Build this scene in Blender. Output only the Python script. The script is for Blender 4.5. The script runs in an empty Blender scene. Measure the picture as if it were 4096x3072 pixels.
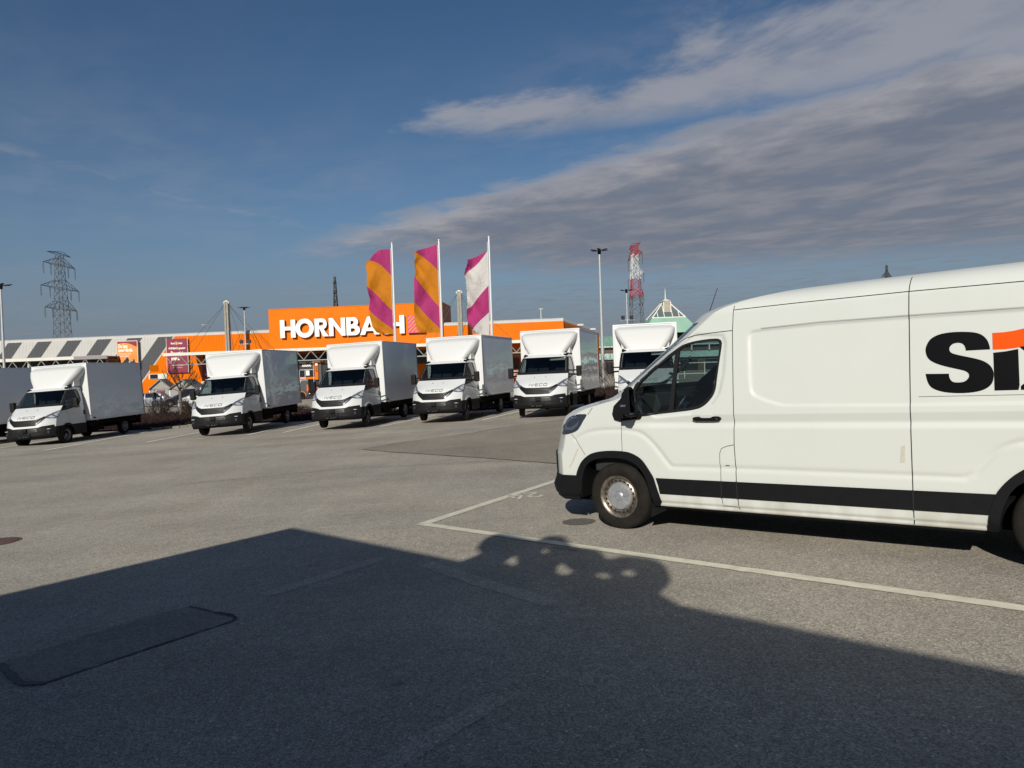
import bpy, bmesh, math, random
import numpy as np
from mathutils import Vector, Matrix
from mathutils.geometry import delaunay_2d_cdt
random.seed(7); RS = np.random.RandomState(11)
D = bpy.data
SC = bpy.context.scene
COL = SC.collection
rad = math.radians

# ------------------------------------------------------------------ camera, sun, sky, exposure
PITCH, ROLL = rad(1.05), rad(1.934)
fwd = Vector((0, math.cos(PITCH), -math.sin(PITCH)))
up0 = Vector((0, math.sin(PITCH), math.cos(PITCH)))
rt0 = Vector((1, 0, 0))
crt = rt0 * math.cos(ROLL) - up0 * math.sin(ROLL)
cup = up0 * math.cos(ROLL) + rt0 * math.sin(ROLL)
cam = D.cameras.new('camera'); camo = D.objects.new('camera', cam); COL.objects.link(camo)
M = Matrix.Identity(4)
for i in range(3):
    M[i][0] = crt[i]; M[i][1] = cup[i]; M[i][2] = -fwd[i]
M[2][3] = 1.7
camo.matrix_world = M
cam.sensor_width = 36.0; cam.lens = 2840 / 4096 * 36.0
cam.clip_start = 0.05; cam.clip_end = 9000
SC.camera = camo

SUN_AZ, SUN_EL = rad(12.5), rad(27.0)          # light travels towards +Y and a little +X
Ldir = Vector((math.sin(SUN_AZ) * math.cos(SUN_EL), math.cos(SUN_AZ) * math.cos(SUN_EL), -math.sin(SUN_EL)))
sun = D.lights.new('sun', 'SUN'); suno = D.objects.new('sun', sun); COL.objects.link(suno)
sun.energy = 5.0; sun.angle = rad(0.53); sun.color = (1.0, 0.955, 0.87)
suno.rotation_euler = Ldir.to_track_quat('-Z', 'Y').to_euler()
SC.view_settings.view_transform = 'Standard'; SC.view_settings.look = 'None'
SC.view_settings.exposure = 0.0; SC.view_settings.gamma = 1.0
try: SC.view_settings.use_curve_mapping = False
except Exception: pass
SC.render.engine = 'CYCLES'

def build_world():
    w = D.worlds.new('World'); SC.world = w; w.use_nodes = True
    nt = w.node_tree; N = nt.nodes; N.clear(); Lk = nt.links.new
    def nd(t, **k):
        n = N.new(t)
        for a, b in k.items(): setattr(n, a, b)
        return n
    def mth(op, a, b=None, c=None, clamp=False):
        n = nd('ShaderNodeMath', operation=op, use_clamp=clamp)
        for i, v in enumerate((a, b, c)):
            if v is None: continue
            if isinstance(v, (int, float)): n.inputs[i].default_value = v
            else: Lk(v, n.inputs[i])
        return n.outputs[0]
    def sstep(x, a, b):
        n = nd('ShaderNodeMapRange', interpolation_type='SMOOTHSTEP')
        Lk(x, n.inputs[0]); n.inputs[1].default_value = a; n.inputs[2].default_value = b
        n.inputs[3].default_value = 0; n.inputs[4].default_value = 1
        return n.outputs[0]
    out = nd('ShaderNodeOutputWorld')
    sky = nd('ShaderNodeTexSky', sky_type='NISHITA')
    sky.sun_disc = False; sky.sun_elevation = SUN_EL
    # sun stands where the light comes from
    to_sun = -Ldir
    sky.sun_rotation = math.atan2(to_sun.x, to_sun.y)
    sky.altitude = 200; sky.air_density = 1.0; sky.dust_density = 0.6; sky.ozone_density = 2.2
    bg = nd('ShaderNodeBackground'); bg.inputs[1].default_value = 0.060
    hs = nd('ShaderNodeHueSaturation'); hs.inputs['Saturation'].default_value = 1.17; hs.inputs['Hue'].default_value = 0.502
    Lk(sky.outputs[0], hs.inputs['Color']); Lk(hs.outputs[0], bg.inputs[0])
    tc = nd('ShaderNodeTexCoord'); sx = nd('ShaderNodeSeparateXYZ'); Lk(tc.outputs['Generated'], sx.inputs[0])
    z = mth('MAXIMUM', sx.outputs[2], 0.03)
    px = mth('DIVIDE', sx.outputs[0], z); py = mth('DIVIDE', sx.outputs[1], z)
    q = mth('ADD', px, py); t = mth('SUBTRACT', px, py)
    def noise(sq, stt, scale, detail, rough, dist=0.0, off=0.0):
        cb = nd('ShaderNodeCombineXYZ')
        Lk(mth('MULTIPLY', q, sq), cb.inputs[0]); Lk(mth('MULTIPLY', t, stt), cb.inputs[1]); cb.inputs[2].default_value = off
        n = nd('ShaderNodeTexNoise'); Lk(cb.outputs[0], n.inputs['Vector'])
        n.inputs['Scale'].default_value = scale; n.inputs['Detail'].default_value = detail
        n.inputs['Roughness'].default_value = rough; n.inputs['Distortion'].default_value = dist
        return n.outputs['Fac']
    n1 = noise(0.9, 0.72, 1.7, 10, 0.61, 0.25)
    n2 = noise(1.0, 0.62, 3.4, 9, 0.58, 0.3, 3.3)
    n3 = noise(0.55, 0.3, 0.8, 5, 0.55, 0.0, 9.1)
    n4 = noise(1.0, 0.8, 7.5, 8, 0.6, 0.6, 5.7)
    nz = mth('SUBTRACT', mth('ADD', mth('MULTIPLY', n1, 0.66), mth('ADD', mth('MULTIPLY', n2, 0.26), mth('MULTIPLY', n4, 0.08))), 0.5)
    # main bank
    qn = mth('ADD', q, mth('MULTIPLY', nz, -1.7))
    mA = sstep(qn, 3.62, 4.12)
    qlo = mth('ADD', q, mth('MULTIPLY', nz, -6.0))
    tl = mth('MULTIPLY_ADD', t, 0.55, 11.2)
    mB = mth('SUBTRACT', 1.0, sstep(mth('SUBTRACT', qlo, tl), -1.2, 3.2))
    mC = sstep(mth('ADD', t, mth('MULTIPLY', nz, 4.0)), -8.3, -5.3)
    main = mth('MULTIPLY', mth('MULTIPLY', mA, mB), mC)
    # upper strip of broken cloud
    tt = mth('ADD', t, 3.5)
    qc = mth('MULTIPLY_ADD', tt, 0.30, 2.76); hw = mth('MULTIPLY_ADD', tt, 0.17, 0.16)
    dist = mth('DIVIDE', mth('ABSOLUTE', mth('SUBTRACT', mth('ADD', q, mth('MULTIPLY', nz, 1.0)), qc)), mth('MAXIMUM', hw, 0.05))
    strip = mth('MULTIPLY', mth('SUBTRACT', 1.0, sstep(mth('ADD', dist, mth('MULTIPLY', nz, -4.2)), 0.15, 1.6)), sstep(mth('ADD', tt, mth('MULTIPLY', nz, 2.0)), -0.1, 0.9))
    strip = mth('MULTIPLY', strip, 0.78)
    # thin veils between them, low clouds near the horizon, wisps on the left
    veil = mth('MULTIPLY', mth('MULTIPLY', sstep(n3, 0.38, 0.72), mth('ADD', 0.45, mth('MULTIPLY', sstep(n2, 0.35, 0.65), 0.55))), 0.20)
    veil2 = mth('MULTIPLY', mth('MULTIPLY', sstep(q, 2.0, 3.3), sstep(t, -4.2, -0.5)), mth('MULTIPLY', sstep(n2, 0.36, 0.66), 0.48))
    veil = mth('MAXIMUM', veil, veil2)
    low = mth('MULTIPLY', mth('MULTIPLY', sstep(q, 6.0, 11.0), sstep(n2, 0.46, 0.62)), 0.45)
    wd = mth('ABSOLUTE', mth('ADD', mth('SUBTRACT', px, mth('MULTIPLY', py, 0.46)), mth('ADD', 3.50, mth('MULTIPLY', nz, 1.1))))
    wisp = mth('MULTIPLY', mth('MULTIPLY', mth('SUBTRACT', 1.0, sstep(wd, 0.0, 0.15)), sstep(n2, 0.28, 0.72)), mth('MULTIPLY', sstep(py, 2.3, 3.0), mth('SUBTRACT', 1.0, sstep(py, 4.0, 5.2))))
    wisp = mth('MULTIPLY', wisp, 0.42)
    cl = mth('MAXIMUM', mth('MAXIMUM', main, strip), mth('MAXIMUM', mth('MAXIMUM', veil, low), wisp))
    # density variation inside the bank
    cl = mth('MULTIPLY', cl, mth('ADD', 0.84, mth('MULTIPLY', sstep(n1, 0.30, 0.60), 0.15)))
    cl = mth('MULTIPLY', cl, sstep(sx.outputs[2], 0.005, 0.06))
    # thick parts darker, thin edges brighter
    lit = mth('ADD', mth('MULTIPLY', sstep(mth('ADD', mth('MULTIPLY', n1, 0.75), mth('MULTIPLY', n2, 0.25)), 0.38, 0.66), 0.45), mth('MULTIPLY', mth('SUBTRACT', 1.0, sstep(qn, 3.75, 4.95)), 0.72), None, True)
    cc = nd('ShaderNodeMix', data_type='RGBA'); Lk(lit, cc.inputs[0])
    cc.inputs[6].default_value = (0.160, 0.178, 0.224, 1); cc.inputs[7].default_value = (0.345, 0.345, 0.375, 1)
    bgc = nd('ShaderNodeBackground'); Lk(cc.outputs[2], bgc.inputs[0]); bgc.inputs[1].default_value = 1.0
    # greyish blue air low over the horizon
    hz = mth('MULTIPLY', mth('SUBTRACT', 1.0, sstep(sx.outputs[2], 0.02, 0.24)), 0.90)
    bgh = nd('ShaderNodeBackground'); bgh.inputs[0].default_value = (0.158, 0.195, 0.262, 1); bgh.inputs[1].default_value = 1.0
    m0 = nd('ShaderNodeMixShader'); Lk(hz, m0.inputs[0]); Lk(bg.outputs[0], m0.inputs[1]); Lk(bgh.outputs[0], m0.inputs[2])
    m1 = nd('ShaderNodeMixShader'); Lk(cl, m1.inputs[0]); Lk(m0.outputs[0], m1.inputs[1]); Lk(bgc.outputs[0], m1.inputs[2])
    Lk(m1.outputs[0], out.inputs[0])
build_world()

# ------------------------------------------------------------------ helpers
def tag(o, label=None, cat=None, group=None, kind=None):
    if label: o['label'] = label
    if cat: o['category'] = cat
    if group: o['group'] = group
    if kind: o['kind'] = kind
    return o
def empty(name, M4=None, label=None, cat=None, group=None):
    o = D.objects.new(name, None); COL.objects.link(o); o.empty_display_size = 0.2
    if M4 is not None: o.matrix_world = M4
    return tag(o, label, cat, group)
def link(name, me, parent=None, mat=None, smooth=False):
    if mat is not None:
        for m in (mat if isinstance(mat, (list, tuple)) else [mat]): me.materials.append(m)
    if smooth: me.polygons.foreach_set('use_smooth', [True] * len(me.polygons))
    o = D.objects.new(name, me); COL.objects.link(o)
    if parent is not None: o.parent = parent
    return o
def mesh(name, v, f):
    me = D.meshes.new(name); me.from_pydata([tuple(map(float, p)) for p in v], [], [tuple(map(int, q)) for q in f]); me.update()
    return me
class MB:
    def __init__(s): s.v = []; s.f = []; s.m = []
    def add(s, v, f, m=0):
        b = len(s.v); s.v += [tuple(p) for p in v]; s.f += [tuple(i + b for i in q) for q in f]; s.m += [m] * len(f); return s
    def box(s, c, d, m=0, rot=None):
        hx, hy, hz = d[0] / 2, d[1] / 2, d[2] / 2
        v = [Vector((x * hx, y * hy, z * hz)) for x in (-1, 1) for y in (-1, 1) for z in (-1, 1)]
        if rot is not None: v = [rot @ p for p in v]
        c = Vector(c); v = [p + c for p in v]
        return s.add(v, [(0, 1, 3, 2), (4, 6, 7, 5), (0, 4, 5, 1), (2, 3, 7, 6), (0, 2, 6, 4), (1, 5, 7, 3)], m)
    def bb(s, a, b, m=0):
        return s.box([(a[i] + b[i]) / 2 for i in range(3)], [abs(b[i] - a[i]) for i in range(3)], m)
    def tube(s, p, q, r0, r1=None, n=8, m=0, caps=True):
        p, q = Vector(p), Vector(q); r1 = r0 if r1 is None else r1
        d = (q - p)
        if d.length < 1e-6: return s
        d.normalize(); a = d.orthogonal().normalized(); b = d.cross(a)
        v = []
        for c, r in ((p, r0), (q, r1)):
            for i in range(n):
                an = 2 * math.pi * i / n; v.append(c + a * (r * math.cos(an)) + b * (r * math.sin(an)))
        f = [(i, (i + 1) % n, n + (i + 1) % n, n + i) for i in range(n)]
        if caps: f += [tuple(range(n - 1, -1, -1)), tuple(range(n, 2 * n))]
        return s.add(v, f, m)
    def path(s, pts, r, n=8, m=0):
        for a, b in zip(pts[:-1], pts[1:]): s.tube(a, b, r, n=n, m=m)
        return s
    def lathe(s, prof, n=40, axis='y', m=0, c=(0, 0, 0)):
        v = []; k = len(prof)
        for i in range(n):
            an = 2 * math.pi * i / n
            for r, x in prof:
                if axis == 'y': v.append((c[0] + r * math.cos(an), c[1] + x, c[2] + r * math.sin(an)))
                elif axis == 'x': v.append((c[0] + x, c[1] + r * math.cos(an), c[2] + r * math.sin(an)))
                else: v.append((c[0] + r * math.cos(an), c[1] + r * math.sin(an), c[2] + x))
        f = []
        for i in range(n):
            j = (i + 1) % n
            for q in range(k - 1): f.append((i * k + q, i * k + q + 1, j * k + q + 1, j * k + q))
        return s.add(v, f, m)
    def prism(s, poly, a, b, plane='xz', m=0):
        n = len(poly)
        def P(u, w, d):
            return {'xz': (u, d, w), 'yz': (d, u, w), 'xy': (u, w, d)}[plane]
        v = [P(u, w, a) for u, w in poly] + [P(u, w, b) for u, w in poly]
        f = [tuple(range(n)), tuple(range(2 * n - 1, n - 1, -1))] + [(i, i + n, (i + 1) % n + n, (i + 1) % n) for i in range(n)]
        return s.add(v, f, m)
    def build(s, name, mat, parent=None, smooth=False, bevel=0, fixn=True):
        me = mesh(name, s.v, s.f)
        ml = mat if isinstance(mat, (list, tuple)) else [mat]
        for q in ml: me.materials.append(q)
        if len(ml) > 1: me.polygons.foreach_set('material_index', s.m)
        if fixn or bevel:
            bm = bmesh.new(); bm.from_mesh(me)
            if fixn: bmesh.ops.recalc_face_normals(bm, faces=bm.faces)
            if bevel:
                bmesh.ops.remove_doubles(bm, verts=bm.verts, dist=1e-5)
                ed = [e for e in bm.edges if len(e.link_faces) == 2 and e.calc_face_angle(0) > 0.6]
                bmesh.ops.bevel(bm, geom=ed, offset=bevel, segments=2, affect='EDGES', profile=0.6)
            bm.to_mesh(me); bm.free()
        o = link(name, me, parent)
        if smooth:
            me.polygons.foreach_set('use_smooth', [True] * len(me.polygons))
            try: me.set_sharp_from_angle(angle=rad(38))
            except Exception: pass
        return o

def curve_mesh(name, polys, depth, mat, parent=None, xf=None):
    """filled 2D outlines (even-odd holes), extruded by depth each way; polys in local x,z"""
    c = D.curves.new(name, 'CURVE'); c.dimensions = '2D'; c.fill_mode = 'BOTH'; c.extrude = depth
    for P in polys:
        sp = c.splines.new('POLY'); sp.points.add(len(P) - 1); sp.use_cyclic_u = True
        for i, (x, z) in enumerate(P): sp.points[i].co = (x, z, 0, 1)
    o = D.objects.new(name, c); COL.objects.link(o)
    dg = bpy.context.evaluated_depsgraph_get()
    me = D.meshes.new_from_object(o.evaluated_get(dg)); D.objects.remove(o)
    me.transform(Matrix.Rotation(rad(90), 4, 'X'))
    if xf is not None: me.transform(xf)
    me.materials.clear()
    return link(name, me, parent, mat)
def text_mesh(name, s, size, mat, parent=None, xf=None, bold=0.0, depth=0.003, sx=1.0, align='CENTER'):
    c = D.curves.new(name, 'FONT'); c.body = s; c.size = size; c.offset = bold * size; c.extrude = depth; c.align_x = align; c.align_y = 'CENTER'
    c.resolution_u = 3
    o = D.objects.new(name, c); COL.objects.link(o)
    dg = bpy.context.evaluated_depsgraph_get()
    me = D.meshes.new_from_object(o.evaluated_get(dg)); D.objects.remove(o)
    me.transform(Matrix.Scale(sx, 4, (1, 0, 0))); me.transform(Matrix.Rotation(rad(90), 4, 'X'))
    if xf is not None: me.transform(xf)
    me.materials.clear()
    return link(name, me, parent, mat)
def arc(cx, cz, rx, rz, a0, a1, n=16):
    return [(cx + rx * math.cos(rad(a0 + (a1 - a0) * i / n)), cz + rz * math.sin(rad(a0 + (a1 - a0) * i / n))) for i in range(n + 1)]
def catmull(P, k=4, closed=True):
    n = len(P); out = []
    for i in range(n if closed else n - 1):
        p0, p1, p2, p3 = (P[(i - 1) % n], P[i], P[(i + 1) % n], P[(i + 2) % n]) if closed else (P[max(i - 1, 0)], P[i], P[i + 1], P[min(i + 2, n - 1)])
        for j in range(k):
            t = j / k
            out.append(tuple(0.5 * ((2 * b) + (-a + c) * t + (2 * a - 5 * b + 4 * c - d) * t * t + (-a + 3 * b - 3 * c + d) * t ** 3) for a, b, c, d in zip(p0, p1, p2, p3)))
    if not closed: out.append(tuple(P[-1]))
    return out
def inpoly(x, y, P):
    r = np.zeros(x.shape, bool); n = len(P)
    for i in range(n):
        x1, y1 = P[i]; x2, y2 = P[(i + 1) % n]
        c = ((y1 > y) != (y2 > y)) & (x < (x2 - x1) * (y - y1) / (y2 - y1 + 1e-12) + x1)
        r ^= c
    return r
def dpoly(x, y, P, closed=False):
    d = np.full(x.shape, 1e9); n = len(P)
    for i in range(n if closed else n - 1):
        x1, y1 = P[i]; x2, y2 = P[(i + 1) % n]
        dx, dy = x2 - x1, y2 - y1; L = dx * dx + dy * dy + 1e-12
        t = np.clip(((x - x1) * dx + (y - y1) * dy) / L, 0, 1)
        d = np.minimum(d, np.hypot(x - x1 - t * dx, y - y1 - t * dy))
    return d
def sst(a, b, x):
    t = np.clip((x - a) / (b - a), 0, 1); return t * t * (3 - 2 * t)

# ------------------------------------------------------------------ materials
def mat(name, col, rough=0.5, metal=0.0, spec=0.5, var=0.0, vscale=6.0, bump=0.0, bscale=80.0, coat=0.0, emit=None, stretch=None, bdist=0.01, dirt=None):
    m = D.materials.new(name); m.use_nodes = True; nt = m.node_tree; N = nt.nodes; b = N['Principled BSDF']
    b.inputs['Base Color'].default_value = (*col, 1); b.inputs['Roughness'].default_value = rough
    b.inputs['Metallic'].default_value = metal; b.inputs['Specular IOR Level'].default_value = spec
    if coat: b.inputs['Coat Weight'].default_value = coat; b.inputs['Coat Roughness'].default_value = 0.04
    tc = N.new('ShaderNodeTexCoord'); vec = tc.outputs['Object']
    if stretch:
        mp = N.new('ShaderNodeMapping'); mp.inputs['Scale'].default_value = stretch; nt.links.new(vec, mp.inputs[0]); vec = mp.outputs[0]
    if var:
        n = N.new('ShaderNodeTexNoise'); n.inputs['Scale'].default_value = vscale; n.inputs['Detail'].default_value = 6; nt.links.new(vec, n.inputs['Vector'])
        r = N.new('ShaderNodeValToRGB'); nt.links.new(n.outputs['Fac'], r.inputs[0])
        r.color_ramp.elements[0].position = 0.3; r.color_ramp.elements[1].position = 0.7
        c2 = dirt if dirt else tuple(c * (1 - var) for c in col)
        r.color_ramp.elements[0].color = (*c2, 1); r.color_ramp.elements[1].color = (*col, 1)
        nt.links.new(r.outputs[0], b.inputs['Base Color'])
        r2 = N.new('ShaderNodeMapRange'); nt.links.new(n.outputs['Fac'], r2.inputs[0]); r2.inputs[3].default_value = min(1, rough * 1.25); r2.inputs[4].default_value = rough * 0.85
        nt.links.new(r2.outputs[0], b.inputs['Roughness'])
    if bump:
        n = N.new('ShaderNodeTexNoise'); n.inputs['Scale'].default_value = bscale; n.inputs['Detail'].default_value = 4; nt.links.new(vec, n.inputs['Vector'])
        bu = N.new('ShaderNodeBump'); bu.inputs['Strength'].default_value = bump; bu.inputs['Distance'].default_value = bdist
        nt.links.new(n.outputs['Fac'], bu.inputs['Height']); nt.links.new(bu.outputs[0], b.inputs['Normal'])
    return m
def glass(name, tint, refl=1.0, dens=0.6):
    m = D.materials.new(name); m.use_nodes = True; nt = m.node_tree; N = nt.nodes; N.clear(); L = nt.links.new
    out = N.new('ShaderNodeOutputMaterial'); tr = N.new('ShaderNodeBsdfTransparent'); tr.inputs[0].default_value = (*tint, 1)
    gl = N.new('ShaderNodeBsdfGlossy'); gl.inputs['Roughness'].default_value = 0.02; gl.inputs[0].default_value = (refl, refl, refl, 1)
    fr = N.new('ShaderNodeFresnel'); ge = N.new('ShaderNodeNewGeometry'); io = N.new('ShaderNodeMapRange')
    L(ge.outputs['Backfacing'], io.inputs[0]); io.inputs[3].default_value = 1.5; io.inputs[4].default_value = 1 / 1.5; L(io.outputs[0], fr.inputs[0])
    mx = N.new('ShaderNodeMixShader'); L(fr.outputs[0], mx.inputs[0]); L(tr.outputs[0], mx.inputs[1]); L(gl.outputs[0], mx.inputs[2]); L(mx.outputs[0], out.inputs[0])
    return m
def asphalt(name, base, warm=0.0, fine=0.78):
    m = D.materials.new(name); m.use_nodes = True; nt = m.node_tree; N = nt.nodes; L = nt.links.new; b = N['Principled BSDF']
    tc = N.new('ShaderNodeTexCoord'); V = tc.outputs['Object']
    def nz(sc, det, rgh=0.6, mp=None, off=None):
        n = N.new('ShaderNodeTexNoise'); n.inputs['Scale'].default_value = sc; n.inputs['Detail'].default_value = det; n.inputs['Roughness'].default_value = rgh
        if mp:
            k = N.new('ShaderNodeMapping'); k.inputs['Scale'].default_value = mp
            k.inputs['Rotation'].default_value = (0, 0, off or 0)
            L(V, k.inputs[0]); L(k.outputs[0], n.inputs['Vector'])
        else: L(V, n.inputs['Vector'])
        return n.outputs['Fac']
    def mul(a, bb, op='MULTIPLY'):
        k = N.new('ShaderNodeMath'); k.operation = op
        for i, q in enumerate((a, bb)):
            if isinstance(q, (int, float)): k.inputs[i].default_value = q
            else: L(q, k.inputs[i])
        return k.outputs[0]
    def rng(x, lo, hi, a=0.3, c=0.7):
        k = N.new('ShaderNodeMapRange'); L(x, k.inputs[0]); k.inputs[1].default_value = a; k.inputs[2].default_value = c; k.inputs[3].default_value = lo; k.inputs[4].default_value = hi
        return k.outputs[0]
    big = rng(nz(0.35, 5, 0.6), 0.84, 1.14)
    streak = rng(nz(0.8, 6, 0.65, (0.22, 1.0, 1.0), 0.35), 0.9, 1.1)
    streak2 = rng(nz(1.3, 5, 0.6, (1.0, 0.12, 1.0), -0.7), 0.93, 1.06)
    midn = rng(nz(9, 4), 0.92, 1.08)
    vo = N.new('ShaderNodeTexVoronoi'); vo.inputs['Scale'].default_value = 105; L(V, vo.inputs['Vector'])
    sep = N.new('ShaderNodeSeparateColor'); L(vo.outputs['Color'], sep.inputs[0])
    st = N.new('ShaderNodeMapRange'); L(sep.outputs[0], st.inputs[0]); st.inputs[1].default_value = 0; st.inputs[2].default_value = 1; st.inputs[3].default_value = 1 - 0.5 * fine; st.inputs[4].default_value = 1 + 0.42 * fine
    bright = N.new('ShaderNodeMapRange'); L(sep.outputs[1], bright.inputs[0]); bright.inputs[1].default_value = 0.972; bright.inputs[2].default_value = 0.99; bright.inputs[3].default_value = 1.0; bright.inputs[4].default_value = 1.0 + 0.9 * fine
    grain = mul(st.outputs[0], bright.outputs[0])
    grain = mul(grain, rng(nz(46, 3, 0.7), 1 - 0.22 * fine, 1 + 0.2 * fine))
    val = mul(mul(mul(big, streak), mul(midn, grain)), streak2)
    # sparse dark drips and stains
    sp = N.new('ShaderNodeMapRange'); sp.inputs[1].default_value = 0.70; sp.inputs[2].default_value = 0.78; sp.inputs[3].default_value = 1.0; sp.inputs[4].default_value = 0.70
    L(nz(1.9, 3, 0.55), sp.inputs[0]); val = mul(val, sp.outputs[0])
    c = N.new('ShaderNodeMix'); c.data_type = 'RGBA'; c.blend_type = 'MULTIPLY'; c.inputs[0].default_value = 1.0
    hue = N.new('ShaderNodeMix'); hue.data_type = 'RGBA'
    hue.inputs[6].default_value = (base * (1.03 + warm), base, base * (0.90 - warm), 1); hue.inputs[7].default_value = (base * (1.10 + warm), base * 0.985, base * (0.80 - warm), 1)
    L(nz(0.5, 3), hue.inputs[0]); L(hue.outputs[2], c.inputs[6]); L(val, c.inputs[7])
    L(c.outputs[2], b.inputs['Base Color']); b.inputs['Roughness'].default_value = 0.85; b.inputs['Specular IOR Level'].default_value = 0.25
    bu = N.new('ShaderNodeBump'); bu.inputs['Strength'].default_value = 0.55 * fine; bu.inputs['Distance'].default_value = 0.006
    L(mul(vo.outputs['Distance'], 1.0), bu.inputs['Height']); L(bu.outputs[0], b.inputs['Normal'])
    return m
def paintmark(name, col):
    m = mat(name, col, 0.75, var=0.22, vscale=9, bump=0.4, bscale=110, bdist=0.004)
    return m

WHITE = mat('white_paint', (0.555, 0.572, 0.53), 0.32, spec=0.4, coat=0.25, var=0.035, vscale=2.2, bump=0.10, bscale=1.7, bdist=0.02)
def add_grime(m):
    nt = m.node_tree; N = nt.nodes; L = nt.links.new; b = N['Principled BSDF']
    src = b.inputs['Base Color'].links[0].from_socket
    tc = N.new('ShaderNodeTexCoord'); sx = N.new('ShaderNodeSeparateXYZ'); L(tc.outputs['Object'], sx.inputs[0])
    mr = N.new('ShaderNodeMapRange'); L(sx.outputs[2], mr.inputs[0]); mr.inputs[1].default_value = .62; mr.inputs[2].default_value = .27; mr.inputs[3].default_value = 0; mr.inputs[4].default_value = 1
    n = N.new('ShaderNodeTexNoise'); n.inputs['Scale'].default_value = 5; n.inputs['Detail'].default_value = 8
    mp = N.new('ShaderNodeMapping'); mp.inputs['Scale'].default_value = (1, 1, .35); L(tc.outputs['Object'], mp.inputs[0]); L(mp.outputs[0], n.inputs['Vector'])
    r = N.new('ShaderNodeMapRange'); L(n.outputs['Fac'], r.inputs[0]); r.inputs[1].default_value = .38; r.inputs[2].default_value = .72; r.inputs[3].default_value = .05; r.inputs[4].default_value = .75
    k = N.new('ShaderNodeMath'); k.operation = 'MULTIPLY'; L(mr.outputs[0], k.inputs[0]); L(r.outputs[0], k.inputs[1])
    mx = N.new('ShaderNodeMix'); mx.data_type = 'RGBA'; L(k.outputs[0], mx.inputs[0]); L(src, mx.inputs[6]); mx.inputs[7].default_value = (.30, .27, .21, 1)
    L(mx.outputs[2], b.inputs['Base Color'])
add_grime(WHITE)
WHITE2 = mat('truck_white_paint', (0.58, 0.588, 0.575), 0.30, coat=0.3)
PANEL = mat('gloss_box_panel', (0.64, 0.665, 0.70), 0.06, spec=0.5, bump=0.4, bscale=0.8, bdist=0.04, stretch=(1, 0.8, 1.4))
BOXFRAME = mat('box_frame_white', (0.58, 0.585, 0.575), 0.35)
DEFL = mat('deflector_white', (0.545, 0.548, 0.53), 0.38, coat=0.1)
BLACKP = mat('black_plastic', (0.0075, 0.0078, 0.0088), 0.6, spec=0.14, var=0.25, vscale=14, bump=0.15, bscale=400, bdist=0.001)
GREYP = mat('charcoal_plastic', (0.0105, 0.0100, 0.0100), 0.55, spec=0.16, var=0.2, vscale=9)
TRIM = mat('black_trim', (0.009, 0.009, 0.010), 0.45, spec=0.35)
SEAM = mat('panel_gap', (0.008, 0.008, 0.009), 0.8)
RUBBER = mat('rubber', (0.009, 0.0085, 0.008), 0.85, spec=0.15, var=0.4, vscale=9, dirt=(0.020, 0.017, 0.0135), bump=0.4, bscale=60, bdist=0.003)
RIM = mat('rusty_steel_rim', (0.36, 0.32, 0.26), 0.36, metal=0.8, var=0.5, vscale=22, dirt=(0.13, 0.095, 0.065))
HUB = mat('silver_hubcap', (0.42, 0.43, 0.44), 0.33, metal=0.55, var=0.15, vscale=20)
STEEL = mat('steel_rim', (0.17, 0.17, 0.175), 0.45, metal=0.5)
CHROME = mat('chrome', (0.62, 0.62, 0.62), 0.14, metal=1.0)
LETTERCHROME = mat('chrome_letter', (0.24, 0.24, 0.25), 0.3, metal=0.6)
LAMPIN = mat('lamp_reflector', (0.66, 0.68, 0.70), 0.28, metal=0.5)
LAMPDARK = mat('dark_lamp_glass', (0.018, 0.024, 0.04), 0.06, spec=0.9)
TLAMP = mat('clear_headlamp', (0.20, 0.215, 0.24), 0.12, metal=0.55)
LAMPBLUE = mat('lamp_inner', (0.10, 0.13, 0.19), 0.2, metal=0.5)
INTER = mat('dark_interior', (0.016, 0.0165, 0.018), 0.7)
INTER2 = mat('grey_interior', (0.035, 0.037, 0.042), 0.7)
SEATM = mat('seat_fabric', (0.014, 0.017, 0.03), 0.85)
GLASSV = glass('side_glass', (0.60, 0.70, 0.68))
GLASSD = glass('tinted_glass', (0.40, 0.47, 0.47))
DARKGL = mat('dark_car_glass', (0.012, 0.014, 0.018), 0.04, spec=0.8)
AMBER = mat('amber_lens', (0.7, 0.2, 0.03), 0.2)
MIRRORM = mat('mirror_glass', (0.55, 0.6, 0.65), 0.03, metal=1.0)
LOGOK = mat('black_film', (0.0040, 0.0042, 0.0050), 0.35, spec=0.14)
LOGOO = mat('orange_film', (0.72, 0.075, 0.0), 0.45, spec=0.15)
TAPE = mat('old_tape', (0.50, 0.47, 0.38), 0.7, var=0.15, vscale=40)
UNDER = mat('underbody', (0.005, 0.005, 0.005), 0.9, spec=0.08)
ASPH = asphalt('asphalt', 0.312, warm=0.035)
ASPH2 = asphalt('brown_asphalt', 0.232, warm=0.07, fine=0.75)
ASPH3 = asphalt('dark_patch_asphalt', 0.238, fine=0.7)
TAR = mat('tar_seam', (0.07, 0.067, 0.063), 0.6, var=0.3, vscale=30)
MARK = paintmark('white_marking', (0.67, 0.635, 0.50))
MARK2 = paintmark('worn_marking', (0.85, 0.83, 0.76))
ORANGE = mat('orange_cladding', (0.655, 0.150, 0.0), 0.5, spec=0.12, var=0.05, vscale=3)
ORANGEP = mat('orange_smooth_panel', (0.655, 0.150, 0.0), 0.5, spec=0.12, var=0.04, vscale=1.2)
LIGHTGREY = mat('light_grey_metal', (0.50, 0.49, 0.465), 0.5, var=0.08, vscale=1.5)
FASCIA = mat('cream_fascia', (0.60, 0.58, 0.51), 0.5, var=0.1, vscale=2.0)
FASCIAD = mat('grey_fascia', (0.22, 0.20, 0.19), 0.6)
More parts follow.
